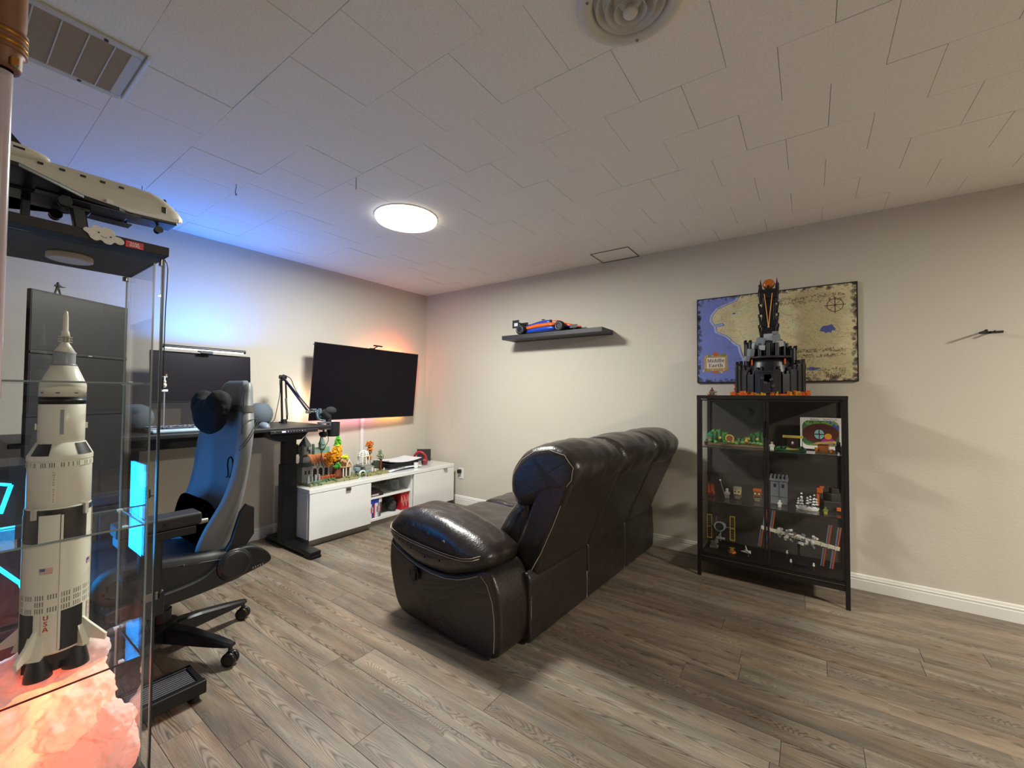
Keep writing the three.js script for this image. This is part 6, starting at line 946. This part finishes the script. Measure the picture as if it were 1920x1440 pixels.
  // green cypress
  leaf(130, u => { const a = rnd(6.28), r = 0.032 * Math.sin(Math.PI * Math.min(1, 0.12 + u * 0.88)) * Math.sqrt(rnd()); return [-0.02 + r * Math.cos(a), 0.2 + u * 0.17, 1.295 + r * Math.sin(a)]; }, mat(0x62c227, 0.45), 0.012); leaf(60, u => { const a = rnd(6.28), r = 0.03 * Math.sqrt(rnd()); return [-0.02 + r * Math.cos(a), 0.19 + u * 0.06, 1.295 + r * Math.sin(a)]; }, mat(0x2e8f45, 0.45), 0.012);
  part('cypress_stem', cy(0.005, 0.006, 0.2, -0.02, 0.12, 1.295, 8), brn, t);
  // small house with tan roof
  part('house_wall', [bx(0.05, 0.07, 0.07, 0.02, 0.055, 1.255, 0.002)], mat(0x4a3c34, 0.5), t);
  part('house_pillar', [1.29, 1.262, 1.225].map(z => bx(0.01, 0.075, 0.01, 0.06, 0.055, z, 0.002)), wh, t);
  for (let i = 0; i < 9; i++) part('house_shingle', ex([[0.05, 0], [0.0, 0.06], [-0.006, 0.056], [0.04, -0.006]], 0.009, 0.001).translate(0.02, 0.1, 1.215 + i * 0.0095), i % 2 ? mat(0xb98f5a, 0.5) : mat(0xa9774a, 0.5), t);
  part('gable', [bar([0.065, 0.1, 1.2], [0.065, 0.165, 1.235], 0.005), bar([0.065, 0.165, 1.235], [0.065, 0.1, 1.265], 0.005), bar([-0.01, 0.165, 1.235], [0.066, 0.165, 1.235], 0.004)], wh, t);
  // stone bridge and stream
  part('bridge_arch', [new THREE.TorusGeometry(0.03, 0.009, 8, 28, Math.PI).rotateY(Math.PI / 2).translate(0.1, 0.022, 1.125), bx(0.016, 0.026, 0.016, 0.1, 0.013, 1.155), bx(0.016, 0.026, 0.016, 0.1, 0.013, 1.095)], mat(0xc9cfd2, 0.4), t);
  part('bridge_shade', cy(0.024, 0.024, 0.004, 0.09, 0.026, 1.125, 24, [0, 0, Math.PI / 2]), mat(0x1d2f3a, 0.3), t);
  part('culvert', [new THREE.TorusGeometry(0.02, 0.006, 8, 24, Math.PI).rotateY(Math.PI / 2).translate(0.135, 0.004, 1.29)], mat(0x5a5048, 0.5), t);
  part('water', bx(0.06, 0.006, 0.09, 0.06, 0.024, 1.11, 0.002), mat(0x5d8a86, 0.1), t);
  part('blue_rocks', [bx(0.04, 0.03, 0.04, 0.03, 0.06, 1.13, 0.004), bx(0.03, 0.025, 0.03, 0.08, 0.03, 1.06, 0.004)], mat(0x7f98a0, 0.5), t);
  // gazebo
  part('gazebo_floor', bx(0.1, 0.02, 0.1, 0.0, 0.085, 1.045, 0.003), gr, t);
  for (const [x, z] of [[-0.035, 1.01], [-0.035, 1.08], [0.035, 1.01], [0.035, 1.08], [0.042, 1.045]]) part('gazebo_column', cy(0.005, 0.005, 0.075, x, 0.13, z, 10), mat(0xe9e5da, 0.4), t);
  part('gazebo_dome', [new THREE.TorusGeometry(0.045, 0.006, 8, 32).rotateX(Math.PI / 2).translate(0, 0.17, 1.045), ...[0, 1, 2, 3].map(i => new THREE.TorusGeometry(0.045, 0.0055, 6, 28, Math.PI).rotateY(i * Math.PI / 4).translate(0, 0.17, 1.045)), ...[0.4, 0.75].map(f => new THREE.TorusGeometry(0.045 * Math.cos(f), 0.0045, 6, 28).rotateX(Math.PI / 2).translate(0, 0.17 + 0.045 * Math.sin(f), 1.045)), sp(0.006, 0, 0.217, 1.045)], mat(0xeeeae0, 0.4), t);
  // two slim trees at the right
  part('tree_trunk', [bar([0.0, 0.06, 0.98], [0.0, 0.28, 0.982], 0.006), bar([0, 0.17, 0.98], [0, 0.2, 0.955], 0.003), bar([0, 0.22, 0.98], [0, 0.25, 1.0], 0.003)], mat(0x3a2418, 0.5), t);
  leaf(50, ell(0, 0.275, 0.985, 0.03, 0.025, 0.038), mat(0xe07a26, 0.45), 0.011); leaf(44, ell(0, 0.225, 0.975, 0.025, 0.03, 0.022), mat(0xe8912e, 0.45), 0.011); leaf(30, ell(0, 0.15, 0.982, 0.025, 0.025, 0.022), mat(0xf09a1c, 0.45), 0.011);
  part('tree_trunk', [bar([0.09, 0.02, 0.925], [0.09, 0.13, 0.92], 0.009), bar([0.09, 0.11, 0.92], [0.09, 0.15, 0.89], 0.003), bar([0.09, 0.13, 0.92], [0.08, 0.19, 0.925], 0.004)], brn, t);
  leaf(46, ell(0.08, 0.16, 0.922, 0.025, 0.035, 0.032), mat(0x8f9a78, 0.5), 0.009); leaf(24, ell(0.08, 0.2, 0.925, 0.012, 0.02, 0.014), mat(0x9aa384, 0.5), 0.008);
  part('dark_arch', [bx(0.06, 0.05, 0.06, 0.05, 0.075, 0.95, 0.006), bx(0.04, 0.03, 0.05, 0.06, 0.105, 0.95, 0.006)], mat(0x37402f, 0.5), t);
  part('statues', [bx(0.012, 0.03, 0.012, 0.1, 0.04, 0.99, 0.003), bx(0.012, 0.04, 0.012, 0.11, 0.05, 1.03, 0.003), bx(0.01, 0.03, 0.01, 0.11, 0.035, 0.9, 0.003)], wh, t);
}
// ---------- game console, headset, frame, cup ----------
{
  const t = thing('game_console', 'white and black game console lying flat between village and headset', 'game console', [0.31, 0.45, 0.66]);
  const wh = mat(0xe4e4ea, 0.4), bk = mat(0x131318, 0.25);
  const plate = (y0, f) => { const rings = []; for (let i = 0; i <= 12; i++) { const z = -0.2 + 0.4 * i / 12, b = f * (0.018 * Math.pow(Math.abs(z) / 0.2, 2) + 0.004 * z / 0.2); rings.push([[-0.13, y0 + b, z], [0.125, y0 + b * 1.1, z], [0.14, y0 + b * 1.2 + f * 0.004, z], [0.14, y0 + b * 1.2 + 0.005 + f * 0.004, z], [0.125, y0 + b + 0.006, z], [-0.13, y0 + b + 0.006, z]]); } const g = loft(rings).toNonIndexed(); g.computeVertexNormals(); return g; };
  part('white_shell', plate(0.076, 1), wh, t); part('white_shell', plate(0.022, -0.6), wh, t);
  part('black_core', [bx(0.24, 0.055, 0.37, -0.005, 0.05, 0, 0.012)], bk, t);
  part('vent_slot', bx(0.004, 0.004, 0.13, 0.1415, 0.028, 0.08, 0.001), bk, t);
  part('foot', [bx(0.2, 0.012, 0.3, -0.01, 0.006, 0, 0.003)], bk, t);
  const h = thing('headset', 'red and black headset resting by the game console', 'headset', [0.34, 0.45, 0.385], 0.5);
  part('headband', [new THREE.TorusGeometry(0.068, 0.012, 10, 36, Math.PI * 1.05).scale(1, 1.25, 1.4).translate(0, 0.05, 0)], mat(0xa51f2e, 0.4), h);
  for (const s of [-1, 1]) part('ear_cup', [cy(0.036, 0.032, 0.03, s * 0.06, 0.042, 0, 28, [0, 0, Math.PI / 2])], mat(0x8e1c28, 0.4), h);
  part('ear_pad', [cy(0.034, 0.034, 0.018, 0.036, 0.042, 0, 28, [0, 0, Math.PI / 2]), cy(0.034, 0.034, 0.018, -0.036, 0.042, 0, 28, [0, 0, Math.PI / 2])], mat(0x16161a, 0.7), h);
  const f = thing('leaning_panel', 'square black panel leaning at the wall end of the white cabinet', 'panel', [0.16, 0.515, 0.165], 0.75); f.rotation.x = -0.12; f.rotation.order = 'YXZ';
  part('panel', bx(0.15, 0.126, 0.022, 0, 0, 0, 0.003), mat(0x1b1a1c, 0.5), f); part('rim', [bx(0.004, 0.126, 0.024, -0.074, 0, 0.0005), bx(0.15, 0.004, 0.024, 0, 0.062, 0.0005)], mat(0x3a393b, 0.4), f);
  const c = thing('white_cup', 'small white cup standing before the red headset', 'cup', [0.45, 0.45, 0.535]);
  part('cup', la([[0.0001, 0.002], [0.018, 0.002], [0.021, 0.006], [0.024, 0.055], [0.0225, 0.055], [0.0195, 0.01], [0.0001, 0.008]], 28), mat(0xe3e3e2, 0.35), c);
}
// ---------- inside the white cabinet ----------
{
  const z0 = ST.z, X = 0.50, FL = 0.0845;
  const cols = [[0xb9262c, 0xe6e2e2], [0xe4e4ea, 0x2438a8], [0x2a3fae, 0x2a3fae], [0xb0212a, 0x2438a8], [0xd9dadf, 0x2a3fae], [0xe8e8ec, 0x2a3fae], [0x8f959c, 0xd8dade], [0x4d5258, 0xcfd2d8]];
  const lab = ['red spined game case standing first in the blue-topped row', 'white spined game case second in the blue-topped row', 'blue game case third in the blue-topped row', 'red lower spined game case fourth in the blue-topped row', 'pale game case fifth in the blue-topped row', 'white blue-topped game case sixth in the row', 'grey game case seventh in the row, leaning', 'dark grey game case last in the row, leaning right'];
  cols.forEach(([a, b], i) => { const t = thing('game_case', lab[i], 'game case', [X - 0.07, FL + 0.001, z0 + 1.022 - i * 0.0158], 0, 'upright game cases at the left of the cabinet'); t.rotation.x = i > 5 ? -0.07 : 0; part('case', bx(0.135, 0.164, 0.014, 0, 0.0825, 0, 0.002), mat(a, 0.35), t); part('spine_band', bx(0.002, 0.036, 0.0142, 0.0672, 0.145, 0), mat(b, 0.35), t); part('spine_label', bx(0.0016, 0.05, 0.009, 0.0674, 0.07, 0), mat(i % 2 ? 0xb8343a : 0xd0d2d6, 0.4), t); });
  const red = ['first red case left of the row beside the right door', 'second red case from the left in the red row', 'third red case from the left in the red row', 'fourth red case from the left in the red row', 'fifth red case from the left in the red row', 'sixth red case from the left in the red row', 'seventh red case from the left in the red row', 'last red case in the red row, touching the divider'];
  red.forEach((l, i) => { const t = thing('red_case', l, 'game case', [X - 0.075, FL + 0.0005, z0 + 0.664 - i * 0.0122], 0, 'red game cases at the right of the cabinet'); part('case', bx(0.135, 0.165 - 0.003 * (i % 2), 0.0108, 0, 0.083, 0, 0.0015), mat(i % 3 ? 0xbf2b30 : 0xad2329, 0.35), t); part('spine_label', bx(0.0016, 0.06, 0.005, 0.0674, 0.1 - 0.02 * (i % 3), 0), mat(0xd9a7a5, 0.4), t); });
  const rk = thing('stone_bookend', 'rough dark grey stone bookend beside the red game cases', 'bookend', [X - 0.075, FL, z0 + 0.728]);
  part('stone', isoMesh((x, y, z) => { const e = Math.hypot(x / 0.05, (y - 0.055) / 0.075, z / 0.042) - 1; return -(Math.max(e * 0.04 - 0.012 * noise(x * 30, y * 30, z * 30), 0.001 - y)); }, [-0.08, -0.005, -0.07], [0.08, 0.16, 0.07], 36), mat(0x3a3a3c, 0.85), rk);
  const gb = thing('game_box_stack', 'flat dark boxed set lying on the upper cabinet shelf', 'box', [X - 0.1, 0.2715, z0 + 0.955]); part('box', bx(0.2, 0.03, 0.15, 0, 0.0155, 0, 0.002), mat(0x261f22, 0.5), gb); part('print_strip', [bx(0.002, 0.014, 0.07, 0.1005, 0.015, 0.01), bx(0.002, 0.01, 0.02, 0.1005, 0.015, 0.06)], mat(0xc9b6b4, 0.5), gb); part('upper_box', bx(0.18, 0.022, 0.13, -0.005, 0.042, 0.004, 0.002), mat(0x3a2a2a, 0.5), gb);
  const bw = thing('glass_bowl', 'clear glass bowl of grey pieces on the upper cabinet shelf', 'bowl', [X - 0.1, 0.2715, z0 + 0.685]); part('bowl', la([[0.0001, 0.002], [0.05, 0.002], [0.055, 0.01], [0.058, 0.06], [0.05, 0.1], [0.047, 0.1], [0.055, 0.06], [0.052, 0.012], [0.0001, 0.006]], 36), mat(0xdfe8e6, 0.05, 0, { transmission: 0.9, thickness: 0 }), bw);
  const pc = []; for (let i = 0; i < 40; i++) pc.push(bx(0.014, 0.01, 0.018, rnd(-0.03, 0.03), rnd(0.014, 0.06), rnd(-0.03, 0.03), 0, [rnd(3), rnd(3), 0])); const gp = part('small_grey_pieces', pc, mat(0x77796f, 0.5), bw); gp.userData.kind = 'stuff';
}
renderer.render(scene, camera);
